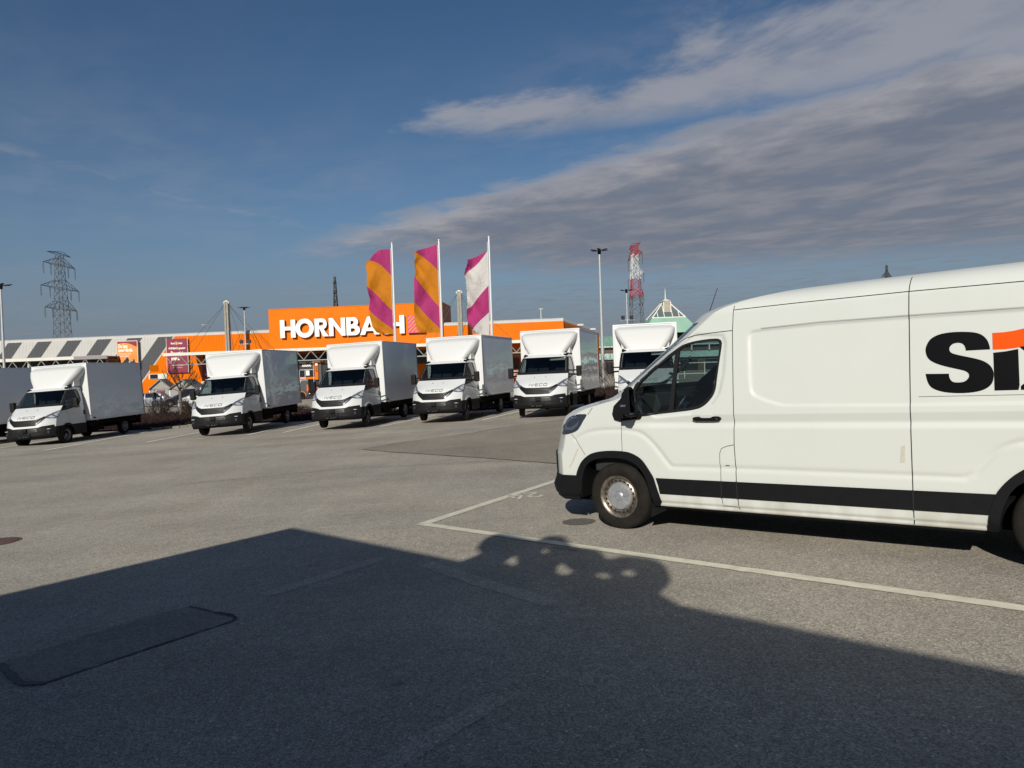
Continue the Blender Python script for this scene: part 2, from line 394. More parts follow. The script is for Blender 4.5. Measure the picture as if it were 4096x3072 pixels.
TRUSS = mat('galvanised_truss', (0.27, 0.26, 0.24), 0.5, metal=0.2, var=0.2, vscale=5)
LETW = mat('letter_white', (0.74, 0.73, 0.68), 0.45)
LETSHADE = mat('letter_side_shade', (0.17, 0.075, 0.035), 0.6)
MAROON = mat('maroon_print', (0.20, 0.014, 0.042), 0.5, var=0.12, vscale=1.3)
BANORANGE = mat('orange_print', (0.86, 0.20, 0.015), 0.5, var=0.22, vscale=0.9, dirt=(0.80, 0.27, 0.07))
PRINTW = mat('white_print', (0.80, 0.77, 0.68), 0.6)
PRINTK = mat('black_print', (0.012, 0.012, 0.013), 0.5)
STORED = mat('dark_storefront', (0.012, 0.012, 0.013), 0.4)
STOREG = mat('store_glass', (0.014, 0.017, 0.02), 0.05, spec=0.7)
CONC = mat('concrete', (0.29, 0.27, 0.23), 0.8, var=0.2, vscale=3, bump=0.2, bscale=20)
WALLB = mat('render_wall', (0.10, 0.095, 0.095), 0.8, var=0.08, vscale=1.0)
POLE = mat('pole_white', (0.62, 0.62, 0.62), 0.35, metal=0.25)
GALV = mat('galvanised_pole', (0.42, 0.43, 0.43), 0.5, metal=0.3, var=0.12, vscale=4)
PYLON = mat('pylon_steel', (0.075, 0.085, 0.09), 0.7)
PYLONF = mat('far_pylon_steel', (0.055, 0.062, 0.06), 0.7)
PRED = mat('pylon_red', (0.34, 0.022, 0.035), 0.6)
PWHITE = mat('pylon_white', (0.62, 0.61, 0.58), 0.6)
CABLE = mat('stay_cable_steel', (0.07, 0.065, 0.06), 0.5)
WIRE = mat('wire', (0.10, 0.115, 0.13), 0.6)
BARK = mat('bark', (0.16, 0.125, 0.09), 0.9, var=0.4, vscale=9, bump=0.5, bscale=30)
TWIG = mat('twig', (0.060, 0.042, 0.032), 0.9)
REDTWIG = mat('red_twig', (0.032, 0.0115, 0.0075), 0.95, var=0.5, vscale=5)
SOIL = mat('soil', (0.05, 0.033, 0.024), 0.95, var=0.4, vscale=4)
STONE = mat('kerb_stone', (0.27, 0.24, 0.20), 0.85, var=0.25, vscale=7, bump=0.4, bscale=14)
COPPER = mat('green_copper', (0.23, 0.40, 0.30), 0.6, var=0.18, vscale=0.5, stretch=(1, 1, 0.2))
TEAL = mat('pale_teal_panel', (0.36, 0.52, 0.49), 0.5, var=0.1, vscale=0.6)
BRICKB = mat('brown_facade', (0.11, 0.075, 0.055), 0.8, var=0.25, vscale=0.8)
SKYGL = mat('skylight_glass', (0.10, 0.125, 0.13), 0.12, spec=0.6)
FRAMEW = mat('white_frame', (0.66, 0.64, 0.57), 0.5)
LOUVRE = mat('louvre_cream', (0.58, 0.52, 0.41), 0.6)
CARSIL = mat('silver_car_paint', (0.27, 0.285, 0.31), 0.25, metal=0.4, coat=0.5)
CARBLK = mat('black_car_paint', (0.010, 0.012, 0.017), 0.18, coat=0.6)
CARNAVY = mat('navy_car_paint', (0.012, 0.018, 0.035), 0.18, coat=0.6)
CARGREY = mat('dark_van_paint', (0.040, 0.048, 0.052), 0.4)
REDLENS = mat('red_lens', (0.45, 0.015, 0.01), 0.2)
SKIN = mat('skin', (0.42, 0.23, 0.16), 0.6)
JACKET = mat('black_jacket', (0.010, 0.010, 0.011), 0.9)
JEANS = mat('dark_trousers', (0.035, 0.042, 0.055), 0.9)
HAIR = mat('grey_hair', (0.25, 0.20, 0.16), 0.8)
LEAF = mat('dry_leaf', (0.30, 0.25, 0.19), 0.8)
SHEDW = mat('shed_panel', (0.27, 0.26, 0.235), 0.6, var=0.12, vscale=2)
SHEDG = mat('shed_roof', (0.15, 0.155, 0.16), 0.5)
GOODS = mat('wrapped_goods', (0.62, 0.60, 0.55), 0.5, var=0.45, vscale=3.0, dirt=(0.25, 0.2, 0.16))
GOODS2 = mat('cream_goods', (0.62, 0.55, 0.38), 0.6, var=0.3, vscale=3)
REDP = mat('red_plastic', (0.40, 0.03, 0.025), 0.5)

# ------------------------------------------------------------------ ground
def gz(X, Y):
    t = np.clip((np.asarray(Y, float) - 40) / 40, 0, 1); sf = 1 - .15 * t * t * (3 - 2 * t)
    return -.048 + .032 * sf * 30 * np.tanh(np.asarray(X, float) / 30)
def g1(x, y): return float(gz(x, y))
def build_ground():
    def ax(lo, hi, fine_lo, fine_hi, step):
        a = list(np.arange(fine_lo, fine_hi + 1e-6, step)); s = step; x = fine_hi
        while x < hi: s *= 1.35; x += s; a.append(x)
        s = step; x = fine_lo
        while x > lo: s *= 1.35; x -= s; a.insert(0, x)
        return np.array(a)
    xs = ax(-4000, 4000, -30, 20, 1.0); ys = ax(-600, 6000, -10, 45, 1.0)
    X, Y = np.meshgrid(xs, ys); Zz = gz(X, Y)
    nx = len(xs); v = np.stack([X, Y, Zz], -1).reshape(-1, 3)
    idx = np.arange(len(v)).reshape(X.shape)
    f = np.stack([idx[:-1, :-1], idx[:-1, 1:], idx[1:, 1:], idx[1:, :-1]], -1).reshape(-1, 4)
    o = link('ground', mesh('ground', v.tolist(), f.tolist()), None, ASPH, True); tag(o, kind='structure')
build_ground()
def sheet(name, polys, lift, m, step=0.4, jit=0.0):
    mb = MB()
    for P in polys:
        Q = []
        n = len(P)
        for i in range(n):
            a, b = Vector(P[i]), Vector(P[(i + 1) % n]); k = max(1, int((b - a).length / step))
            for j in range(k):
                p = a + (b - a) * (j / k)
                if jit: p = p + Vector((random.uniform(-jit, jit), random.uniform(-jit, jit)))
                Q.append(p)
        r = delaunay_2d_cdt([Vector(q) for q in Q], [], [list(range(len(Q)))], 1, 1e-5)
        vs = [(p.x, p.y, g1(p.x, p.y) + lift) for p in r[0]]
        mb.add(vs, [tuple(t) for t in r[2]])
    o = mb.build(name, m, fixn=False)
    # make sure it faces up
    bm = bmesh.new(); bm.from_mesh(o.data)
    for fc in bm.faces:
        if fc.normal.z < 0: fc.normal_flip()
    bm.to_mesh(o.data); bm.free()
    return tag(o, kind='structure')
def strip(a, b, w): 
    a, b = Vector(a), Vector(b); d = (b - a).normalized(); n = Vector((-d.y, d.x)) * (w / 2)
    return [tuple(a + n), tuple(a - n), tuple(b - n), tuple(b + n)]
sheet('repaved_strip', [[(-3.91, 18.12), (-3.07, 17.08), (-2.03, 15.99), (-0.82, 14.73), (0.73, 12.99), (3.5, 9.95), (9.5, 17), (4.2, 26.6), (1.53, 23.9), (-0.43, 22.19), (-1.14, 20.91), (-3.01, 19.33)]], 0.004, ASPH2, jit=0.02)
def polyline_strips(P, w): return [strip(P[i], P[i + 1], w) for i in range(len(P) - 1)]
sheet('pavement_seam', polyline_strips([(-3.91, 18.12), (-3.01, 19.33), (-1.14, 20.95), (-0.43, 22.19), (1.53, 23.9), (4.2, 26.6)], 0.035) + polyline_strips([(-3.91, 18.12), (-3.07, 17.08), (-2.03, 15.99), (-0.82, 14.73), (0.73, 12.99), (3.5, 9.95)], 0.035), 0.008, TAR, 0.25, 0.012)
PATCH = [(-3.48, 4.7), (-3.12, 4.4), (-2.95, 4.38), (-2.59, 4.83), (-2.16, 5.33), (-2.19, 5.43), (-2.35, 5.53), (-2.69, 5.76), (-3.05, 5.41), (-3.33, 5.0), (-3.51, 4.75)]
sheet('asphalt_patch', [PATCH], 0.004, ASPH3, 0.06, 0.014)
sheet('patch_seam', polyline_strips(PATCH[2:5] + PATCH[4:8], 0.016) + polyline_strips(PATCH[7:], 0.009) + polyline_strips([(-3.52, 4.75), (-3.12, 4.39), (-2.95, 4.37)], 0.05) + polyline_strips([(-2.16, 5.36), (-2.22, 5.46), (-2.4, 5.56)], 0.04), 0.008, TAR, 0.05, 0.008)
# near bay: corner line pair with the stencilled number
sheet('bay_line', [[(-1.2, 8.39), (-1.0, 8.22), (0.98, 6.46), (3.25, 4.47), (4.3, 3.55), (4.4, 3.63), (3.33, 4.56), (1.04, 6.56), (-1.02, 8.40)], [(-1.2, 8.395), (-1.02, 8.405), (0.68, 10.93), (2.3, 13.3), (2.18, 13.4), (0.57, 11.02)]], 0.006, MARK, 0.07, 0.004)
FAR = [((-16.34, 24.64), (-16.83, 32.6)), ((-13.32, 25.67), (-13.22, 30.2)), ((-9.86, 26.31), (-9.72, 34.1)), ((-8.58, 26.45), (-8.30, 30.4)), ((-4.91, 26.29), (-3.43, 31.6)), ((-1.14, 26.23), (0.4, 30.6)), ((-19.69, 27.17), (-19.8, 33)), ((2.6, 25.2), (3.7, 30.4)), ((6.3, 24.6), (7.3, 29.5))]
sheet('far_bay_line', [strip(a, b, 0.14) for a, b in FAR], 0.012, MARK2, 0.3, 0.005)
sheet('worn_bay_number', [strip((-11.66, 26.02), (-11.48, 26.15), 0.09), strip((-6.86, 26.62), (-6.62, 26.63), 0.09), strip((-6.58, 26.65), (-6.45, 26.64), 0.07), strip((-3.14, 26.52), (-3.0, 26.5), 0.08), strip((-2.92, 26.47), (-2.78, 26.43), 0.08), strip((0.70, 25.55), (0.84, 25.5), 0.08), strip((0.9, 25.45), (1.08, 25.34), 0.08), strip((-17.83, 24.58), (-17.7, 24.64), 0.09)], 0.006, MARK2, 0.1, 0.01)
def stencil():
    # number 24 read from the far side of the bay: strokes with stencil gaps
    e1 = Vector((-0.97, -0.25)).normalized(); e2 = Vector((0.25, -0.97)).normalized(); base = Vector((0.12, 9.83)) - e1 * .23 - e2 * .18
    def P(u, v): return tuple(base + e1 * u + e2 * v)
    st = [strip(P(*p), P(*q), .052) for p, q in (((0.0, .26), (.045, .34)), ((.04, .345), (.145, .345)), ((.14, .34), (.185, .27)), ((.185, .27), (.165, .19)), ((.14, .155), (.01, .035)), ((-.01, .0), (.20, .0)), ((.36, .36), (.26, .14)), ((.25, .10), (.46, .10)), ((.39, .24), (.39, .14)), ((.39, .06), (.39, -.03)))]
    sheet('bay_number', st, 0.006, MARK, 0.05, 0.003)
stencil()
def disc(cx, cy, rx, ry, n=28, rot=0): 
    c, s = math.cos(rot), math.sin(rot)
    return [(cx + rx * math.cos(6.283 * i / n) * c - ry * math.sin(6.283 * i / n) * s, cy + rx * math.cos(6.283 * i / n) * s + ry * math.sin(6.283 * i / n) * c) for i in range(n)]
FADED = asphalt('faded_line_asphalt', 0.375, warm=0.03, fine=0.75)
def gline(P, w): return [strip(P[i], P[i + 1], w) for i in range(len(P) - 1)]
sheet('faded_line', gline([(-2.15, 5.95), (-1.62, 6.55), (-1.35, 6.95)], .17) + gline([(-.86, 6.6), (-.35, 5.95), (.25, 5.25)], .17) + gline([(-.82, 2.95), (-.40, 3.45), (-.12, 3.8)], .14), 0.002, FADED, .06, .012)
sheet('tyre_mark', gline([(-6.5, 13.5), (-3.5, 14.3), (-.5, 14.0), (1.2, 12.9)], .16) + gline([(-9, 20.5), (-5, 21.4), (-2, 21.2)], .15), 0.003, asphalt('tyre_marked_asphalt', 0.285, warm=.03, fine=.75), .2, .03)
sheet('round_patch', [disc(0.70, 7.97, 0.19, 0.17)], 0.005, asphalt('old_tar_asphalt', 0.115, fine=.75), 0.04, .006)
sheet('stain', [disc(0.42, 6.86, 0.10, 0.035, 18, -0.7), disc(0.55, 6.78, 0.07, 0.03, 14, 0.3)], 0.004, ASPH3, 0.05, 0.012)
mh = MB().lathe([(0.0, 0.012), (0.22, 0.012), (0.23, 0.006), (0.27, 0.006), (0.27, 0.0)], 28, 'z').build('manhole_cover', mat('rusty_iron', (0.13, 0.07, 0.05), 0.7, var=0.4, vscale=25), smooth=False)
mh.location = (-6.6, 8.98, g1(-6.6, 8.98) + 0.002); tag(mh, 'small round rusty manhole cover at the left edge of the lit asphalt', 'manhole cover')
lf = MB().add([(0, 0, 0.004), (0.03, 0.012, 0.014), (0.05, 0.045, 0.006), (0.015, 0.035, 0.018), (0, 0.07, 0.006), (-0.02, 0.035, 0.014), (-0.05, 0.03, 0.006), (-0.025, 0.008, 0.012)], [(0, 1, 3), (1, 2, 3), (0, 3, 4), (0, 4, 5), (0, 5, 7), (5, 6, 7)]).build('fallen_leaf', LEAF)
lf.location = (-0.71, 4.01, g1(-0.71, 4.01) + 0.004); tag(lf, 'single dry leaf lying on the shaded asphalt', 'leaf')

# ------------------------------------------------------------------ sheds light: the building behind the viewer
def near_building():
    K = Vector((-4.289, 1.802, 0)); u = Vector((0.7558, -0.6548, 0)); v = Vector((-0.6548, -0.7558, 0)); H = 3.47
    Mx = Matrix.Identity(4)
    for i in range(3): Mx[i][0] = u[i]; Mx[i][1] = v[i]
    Mx.translation = K
    b = empty('rental_office', Mx, 'single storey office building whose shadow covers the foreground, just behind the viewer', 'building')
    m = MB().bb((0.003, 0.003, -0.8), (34, 12, H - 0.25)); m.build('wall', WALLB, b)
    MB().bb((0, 0, H - 0.25), (34.0, 12.0, H)).build('roof', GREYP, b)
    for i in range(7):
        x = 2.2 + i * 4.4
        w = MB().bb((x, -0.05, 0.9), (x + 1.9, 0.02, 2.3)).build('window', DARKGL, b)
        MB().bb((x - 0.06, -0.07, 0.84), (x + 1.96, -0.03, 0.898)).build('sill', LIGHTGREY, w)
    s = empty('roof_shadow_shape', Mx @ Matrix.Translation((0, 0, H)), 'unseen dark rounded shape with openings on the office roof edge, outlined from its shadow', 'shadow shape')
    out = [(3.18, 0.0), (3.17, .22), (3.06, .31), (3.04, .50), (3.12, .60), (3.3, .61), (3.68, .59), (3.74, .69), (3.86, .74), (3.98, .72), (4.12, .58), (4.42, .57), (4.53, .46), (4.61, .49), (4.71, .55), (4.95, .57), (5.1, .52), (5.17, .35), (5.16, .22), (5.08, .1), (5.1, 0.0)]
    hs = [[(3.49, .12), (3.60, .10), (3.69, .13), (3.66, .19), (3.59, .29), (3.53, .25)], [(4.08, .14), (4.15, .10), (4.26, .15), (4.28, .22), (4.20, .26), (4.13, .31), (4.07, .22)], [(4.48, .18), (4.57, .16), (4.68, .22), (4.62, .27), (4.53, .25)], [(4.72, .27), (4.80, .25), (4.90, .31), (4.86, .38), (4.78, .36)], [(3.80, .40), (3.88, .37), (3.92, .46), (3.85, .51)]]
    o = curve_mesh('shadow_shape_panel', [catmull(out, 3)] + [h for h in hs], 0.04, GREYP, s)  # added unseen shape, outlined to cast the bump in the foreground shadow
    o.location = (0, 0.06, 0)
near_building()

# ------------------------------------------------------------------ vehicle shells (horizontal slices)
class Shell:
    """x forward, y left, z up.  S0: foremost point, Dn: depth of the rounded nose, hw: half width, off: relief"""
    def __init__(s, hs, S0, Dn, ex, hw, rear, off=None, ns=200, nn=26, half=None):
        s.hs = np.array(hs, float); s.S0f, s.Dnf, s.ex, s.hwf, s.rear, s.offf = S0, Dn, ex, hw, rear, off
        s.ns, s.nn = ns, nn
    def prof(s, h): return s.S0f(h), s.Dnf(h), s.hwf(h)
    def surf(s, x, h, lift=0.0):
        x = np.asarray(x, float); h = np.asarray(h, float)
        S0, Dn, hw = s.prof(h)
        tt = np.clip((S0 - x) / Dn, 0, 1); k = 1 - tt ** (1 / s.ex)
        o = s.offf(x, h) if s.offf else 0
        return hw * (1 - k) + o * (1 - k) + lift
    def grid(s, inset=0.0):
        H = s.hs[:, None]; S0, Dn, hw = s.prof(s.hs); S0 = S0[:, None]; Dn = Dn[:, None]; hw = hw[:, None]
        u = np.linspace(0, 1, s.ns + 1)[None, :]
        sn = S0 - Dn
        X1 = s.rear + (sn - s.rear) * u; Y1 = np.broadcast_to(hw, X1.shape).copy()
        k = (np.linspace(0, 1, s.nn + 1)[1:] ** 1.35)[None, :]
        X2 = S0 - Dn * (1 - k) ** s.ex; Y2 = hw * (1 - k)
        X = np.concatenate([X1, X2], 1); Hh = np.broadcast_to(H, X.shape)
        Y = np.concatenate([Y1, Y2], 1)
        K = np.concatenate([np.zeros_like(X1), np.broadcast_to(k, X2.shape)], 1)
        if s.offf: Y = Y + s.offf(X, Hh) * (1 - K)
        Y = np.maximum(Y - inset * (1 - K), 0); X = X - inset * (K > 0) * np.minimum(1, K * 6)
        return X, Y, Hh.copy(), K
    def faces(s, inset=0.0):
        X, Y, H, K = s.grid(inset)
        c = lambda A: (A[:-1, :-1] + A[1:, :-1] + A[1:, 1:] + A[:-1, 1:]) / 4
        return X, Y, H, K, c(X), c(Y), c(H), c(K)
    def mesh(s, name, mask, m, parent, inset=0.0, side=0, smooth=True, cap=False, rearcap=False, T=None, thick=0.0):
        """mask(cx,cy,ch,ck)->bool faces kept; side 0 both, 1 left, -1 right"""
        X, Y, H, K, cx, cy, ch, ck = s.faces(inset)
        keep = mask(cx, cy, ch, ck)
        nr, nc = X.shape; idx = np.arange(nr * nc).reshape(nr, nc)
        q = np.stack([idx[:-1, :-1], idx[:-1, 1:], idx[1:, 1:], idx[1:, :-1]], -1)[keep]
        V = np.stack([X, Y, H], -1).reshape(-1, 3); vs = []; fs = []
        n = len(V)
        if side >= 0: vs.append(V); fs.append(q[:, ::-1])
        if side <= 0:
            b = n if side == 0 else 0
            W = V.copy(); W[:, 1] *= -1; vs.append(W); fs.append(q + b)
        if cap and side == 0:
            t = idx[-1]; fs.append(np.stack([t[:-1], t[1:], t[1:] + n, t[:-1] + n], -1)[:, ::-1])
        if rearcap and side == 0:
            t = idx[:, 0]; fs.append(np.stack([t[:-1], t[1:], t[1:] + n, t[:-1] + n], -1))
        V = np.concatenate(vs); F = np.concatenate(fs)
        used = np.unique(F); mp = np.zeros(len(V), int); mp[used] = np.arange(len(used))
        V = V[used]; F = mp[F]
        if T is not None: V = np.array([T(p) for p in V])
        me = mesh(name, V.tolist(), F.tolist())
        bm = bmesh.new(); bm.from_mesh(me); bmesh.ops.remove_doubles(bm, verts=bm.verts, dist=2e-4)
        bm.to_mesh(me); bm.free()
        return link(name, me, parent, m, smooth)
    def patch(s, name, P, m, parent, lift=0.004, thick=0.02, step=0.05, side=1, T=None, smooth=True):
        """a plate that lies on the shell, outlined by P in (s,h)"""
        Q = []; n = len(P)
        for i in range(n):
            a, b = Vector(P[i]), Vector(P[(i + 1) % n]); k = max(1, int((b - a).length / step))
            for j in range(k): Q.append(a + (b - a) * (j / k))
        nb = len(Q)
        xs = np.array([p[0] for p in P]); hs = np.array([p[1] for p in P])
        gx, gh = np.meshgrid(np.arange(xs.min(), xs.max(), step), np.arange(hs.min(), hs.max(), step))
        gx = gx.ravel(); gh = gh.ravel()
        if len(gx):
            ins = inpoly(gx, gh, P) & (dpoly(gx, gh, P, True) > step * 0.45)
            Q += [Vector((a, b)) for a, b in zip(gx[ins], gh[ins])]
        r = delaunay_2d_cdt(Q, [], [list(range(nb))], 1, 1e-6)
        pv = np.array([(p.x, p.y) for p in r[0]]); y = s.surf(pv[:, 0], pv[:, 1], lift)
        # edges used once are the border
        tri = [tuple(t) for t in r[2]]
        cnt = {}
        for t in tri:
            for i in range(len(t)):
                e = (t[i], t[(i + 1) % len(t)]); cnt[tuple(sorted(e))] = cnt.get(tuple(sorted(e)), []) + [e]
        V = [(a[0], side * b, a[1]) for a, b in zip(pv, y)]; nv = len(V)
        V += [(a[0], side * (b - thick), a[1]) for a, b in zip(pv, y)]
        F = list(tri)
        for k, es in cnt.items():
            if len(es) == 1: a, b = es[0]; F.append((b, a, a + nv, b + nv))
        if T is not None: V = [T(p) for p in V]
        me = mesh(name, V, F); bm = bmesh.new(); bm.from_mesh(me); bmesh.ops.recalc_face_normals(bm, faces=bm.faces); bm.to_mesh(me); bm.free()
        # recalc on open shell: make the plate look outward
        o = link(name, me, parent, m, smooth)
        if smooth:
            try: me.set_sharp_from_angle(angle=rad(40))
            except Exception: pass
        return o
    def ribbon(s, name, pts, m, parent, width=0.006, lift=0.0015, side=1, T=None, step=0.03):
        P = []
        for a, b in zip(pts[:-1], pts[1:]):
            L = math.dist(a, b); k = max(1, int(L / step))
            for j in range(k): P.append((a[0] + (b[0] - a[0]) * j / k, a[1] + (b[1] - a[1]) * j / k))
        P.append(pts[-1]); P = np.array(P)
        d = np.gradient(P, axis=0); d /= np.linalg.norm(d, axis=1)[:, None] + 1e-9
        nn = np.stack([-d[:, 1], d[:, 0]], -1) * width / 2
        A = P + nn; B = P - nn
        ya = s.surf(A[:, 0], A[:, 1], lift); yb = s.surf(B[:, 0], B[:, 1], lift)
        V = [(a[0], side * y, a[1]) for a, y in zip(A, ya)] + [(b[0], side * y, b[1]) for b, y in zip(B, yb)]
        n = len(P); F = [(i, i + 1, n + i + 1, n + i) for i in range(n - 1)]
        if T is not None: V = [T(p) for p in V]
        return link(name, mesh(name, V, F), parent, m)
def lerpf(pts):
    xs = np.array([p[0] for p in pts]); ys = np.array([p[1] for p in pts])
    return lambda h: np.interp(h, xs, ys)

# ------------------------------------------------------------------ the near panel van
def build_van():
    O = Vector((1.06845, 7.45695, -0.01284)); d = Vector((-0.7777085, 0.6281923, -0.0233229)); n = Vector((-0.6278749, -0.7780576, -0.0199851)); up = d.cross(n)
    Mx = Matrix.Identity(4)
    for i in range(3): Mx[i][0] = d[i]; Mx[i][1] = n[i]; Mx[i][2] = up[i]
    W = 1.02
    Mx.translation = O - n * W
    van = empty('delivery_van', Mx, 'large white panel van with black side stripe and huge black and orange lettering, nearest', 'van')
    PANELP = catmull([(-1.471, 1.89), (-1.478, 1.945), (-1.51, 1.978), (-1.60, 1.986)], 3, False) + [(-2.114, 1.997), (-2.8, 1.988), (-3.555, 1.972), (-4.5, 1.95), (-4.6, 1.90), (-4.6, 1.32), (-4.5, 1.253), (-3.529, 1.253), (-2.783, 1.254), (-1.80, 1.268)] + catmull([(-1.768, 1.272), (-1.624, 1.315), (-1.514, 1.37), (-1.48, 1.43), (-1.471, 1.55)], 3, False)
    SW = catmull([(-3.15, .695), (-2.0, .697), (-1.2, .697), (-0.72, .692), (-0.655, .70), (-0.60, .755), (-0.53, .845), (-0.42, .965), (-0.30, 1.035), (-0.12, 1.057), (0.04, 1.056), (0.2, 1.045), (0.34, 1.015), (0.46, 0.955)], 4, False)
    SWR = catmull([(-3.12, .698), (-3.2, .726), (-3.26, .80), (-3.33, .886), (-3.41, .945), (-3.53, .98), (-3.8, .99), (-4.1, .95)], 4, False)
    def off(x, h):
        o = -0.085 * np.maximum(0, h - 1.15) ** 1.25
        r = np.clip((h - 2.15) / 0.19, 0, 0.9999); o = o - 0.30 * (1 - np.sqrt(1 - r * r))
        # waist groove
        a = np.clip((1.207 - h) / 0.072, 0, 1) * sst(1.075, 1.130, h); env = sst(0.30, 0.0, x)
        o = o - 0.019 * a * env * sst(0.05, -0.5, x)
        # swoosh over the wheel arches and low crease
        dd = np.minimum(dpoly(x, h, SW), dpoly(x, h, SWR)); o = o - 0.010 * np.exp(-(dd / 0.021) ** 2)
        # recessed panel
        ins = inpoly(x, h, PANELP); de = dpoly(x, h, PANELP, True)
        o = o - 0.013 * np.where(ins, sst(0, 0.028, de), 0)
        # door glass surround is pressed in
        WS = [(-0.95, 2.0), (-1.245, 1.97), (-1.275, 1.88), (-1.25, 1.6), (-1.2, 1.40), (-1.12, 1.29), (-0.9, 1.2), (-0.5, 1.17), (-0.2, 1.4), (-0.7, 1.85)]
        ins2 = inpoly(x, h, WS); de2 = dpoly(x, h, WS, True)
        o = o - 0.014 * np.where(ins2, sst(0, 0.03, de2), 0)
        # rocker step and turn-under
        o = o - 0.018 * sst(0.345, 0.325, h) * sst(0.30, 0.315, h) - 0.03 * sst(0.31, 0.285, h)
        return o
    S0 = lerpf([(.28, 1.04), (.34, 1.075), (.42, 1.10), (.47, 1.075), (.50, 1.06), (.56, 1.045), (.78, 1.045), (.84, 1.02), (.97, .985), (1.06, .965), (1.12, .945), (1.19, .90), (1.245, .80), (1.285, .69), (1.315, .56), (1.345, .42), (1.365, .32), (1.385, .26), (1.42, .19), (1.50, .085), (1.6, -.05), (1.70, -.185), (1.80, -.32), (1.90, -.45), (2.0, -.575), (2.1, -.70), (2.18, -.80), (2.22, -.89), (2.26, -1.02), (2.29, -1.18), (2.315, -1.38), (2.325, -1.50), (2.33, -1.70), (2.335, -2.0)])
    Dn = lerpf([(.28, .38), (1.0, .38), (1.2, .40), (1.36, .36), (1.5, .34), (2.2, .36), (2.33, .4)])
    hw = lerpf([(.2, W), (2.5, W)])
    hs = list(np.linspace(.285, 1.18, 66)) + list(np.linspace(1.187, 1.44, 42)) + list(np.linspace(1.452, 2.15, 58)) + list(np.linspace(2.156, 2.335, 30))
    sh = Shell(hs, S0, Dn, 3.5, hw, -4.89, off, 430, 30)
    GASK = catmull([(-0.263, 1.470), (-0.354, 1.58), (-0.561, 1.735), (-0.76, 1.862), (-0.86, 1.905), (-1.0, 1.926), (-1.175, 1.930), (-1.218, 1.900), (-1.218, 1.85), (-1.195, 1.724), (-1.163, 1.537), (-1.147, 1.444), (-1.114, 1.376), (-1.048, 1.308), (-0.973, 1.268), (-0.841, 1.246), (-0.547, 1.219), (-0.335, 1.196), (-0.27, 1.24)], 2)
    GLASSP = catmull([(-0.292, 1.458), (-0.41, 1.58), (-0.58, 1.71), (-0.77, 1.838), (-0.865, 1.884), (-1.0, 1.904), (-1.165, 1.905), (-1.194, 1.875), (-1.192, 1.82), (-1.172, 1.70), (-1.14, 1.521), (-1.122, 1.444), (-1.086, 1.382), (-1.025, 1.328), (-0.94, 1.29), (-0.70, 1.257), (-0.345, 1.222), (-0.296, 1.27)], 2)
    ARF_O = [(.485, .552), (.456, .628), (.399, .716), (.305, .788), (.204, .822), (.057, .838), (-.109, .836), (-.212, .818), (-.311, .768), (-.373, .699), (-.424, .621), (-.453, .568), (-.48, .474), (-.525, .338), (-.50, .285), (-.44, .285)]
    ARF_I = [(-.432, .332), (-.383, .519), (-.345, .608), (-.283, .686), (-.195, .738), (-.08, .763), (.111, .760), (.247, .735), (.339, .675), (.39, .577), (.415, .45), (.429, .318)]
    ARR_O = [(-3.259, .285), (-3.28, .415), (-3.30, .49), (-3.335, .585), (-3.365, .635), (-3.41, .69), (-3.47, .745), (-3.56, .80), (-3.70, .83), (-3.86, .825), (-4.0, .78), (-4.1, .70), (-4.17, .60), (-4.21, .48), (-4.24, .285)]
    ARR_I = [(-4.16, .285), (-4.13, .46), (-4.09, .58), (-4.03, .67), (-3.94, .73), (-3.84, .755), (-3.70, .755), (-3.58, .725), (-3.505, .676), (-3.467, .649), (-3.423, .595), (-3.401, .553), (-3.372, .479), (-3.352, .395), (-3.334, .285)]
    ARF_O = catmull(ARF_O[:-2], 3, False) + ARF_O[-2:]; ARF_I = catmull(ARF_I, 3, False); ARR_O = catmull(ARR_O, 3, False); ARR_I = catmull(ARR_I, 3, False)
    archF = ARF_I + [(.43, .2), (-.43, .2)]; archR = ARR_I + [(-3.33, .2), (-4.17, .2)]
    MIDF = [((a[0]), a[1]) for a in ARF_I]
    def grow(P, c, k): return [(c[0] + (p[0] - c[0]) * k, c[1] + (p[1] - c[1]) * k) for p in P]
    aF = grow(archF, (0, .33), 1.06); aR = grow(archR, (-3.76, .33), 1.06)
    def isglass(cx, ch): return inpoly(cx, ch, grow(GASK, (-.8, 1.55), 0.975))
    def iswin(cx, cy, ch, ck): return (ck > 0.10) & (ch > 1.46) & (ch < 2.10)
    side_ = lambda ck: ck < 0.02
    mbody = lambda cx, cy, ch, ck: ~((side_(ck) & (isglass(cx, ch) | inpoly(cx, ch, aF) | inpoly(cx, ch, aR))) | iswin(cx, cy, ch, ck) | ((ch < .53) & (cx > .38) & (ck < .3)))
    sh.mesh('body', mbody, WHITE, van, cap=True, rearcap=True)
    sh.mesh('windscreen', lambda cx, cy, ch, ck: (ck > 0.085) & (ch > 1.44) & (ch < 2.12), GLASSD, van, inset=0.004)
    # inner skin of the cab
    cl = sh.mesh('cab_lining', lambda cx, cy, ch, ck: (cx > -1.50) & (ch > 0.92) & ~((side_(ck) & isglass(cx, ch)) | iswin(cx, cy, ch, ck)) & ~((ck > 0.02) & (ch < 1.4)), INTER2, van, inset=0.045)
    MB().bb((-1.50, -0.90, 0.5), (-1.46, 0.90, 2.0)).build('bulkhead', INTER2, van)
    MB().bb((-1.46, -0.60, 0.52), (0.35, 0.60, 0.58)).build('cab_floor', INTER, van)
    MB().prism([(0.30, .95), (.22, 1.34), (-.02, 1.385), (-.28, 1.30), (-.36, 1.16), (-.26, .98), (-.22, .6), (.3, .6)], -0.92, 0.92, 'xz').build('dashboard', INTER, van, bevel=0.02)
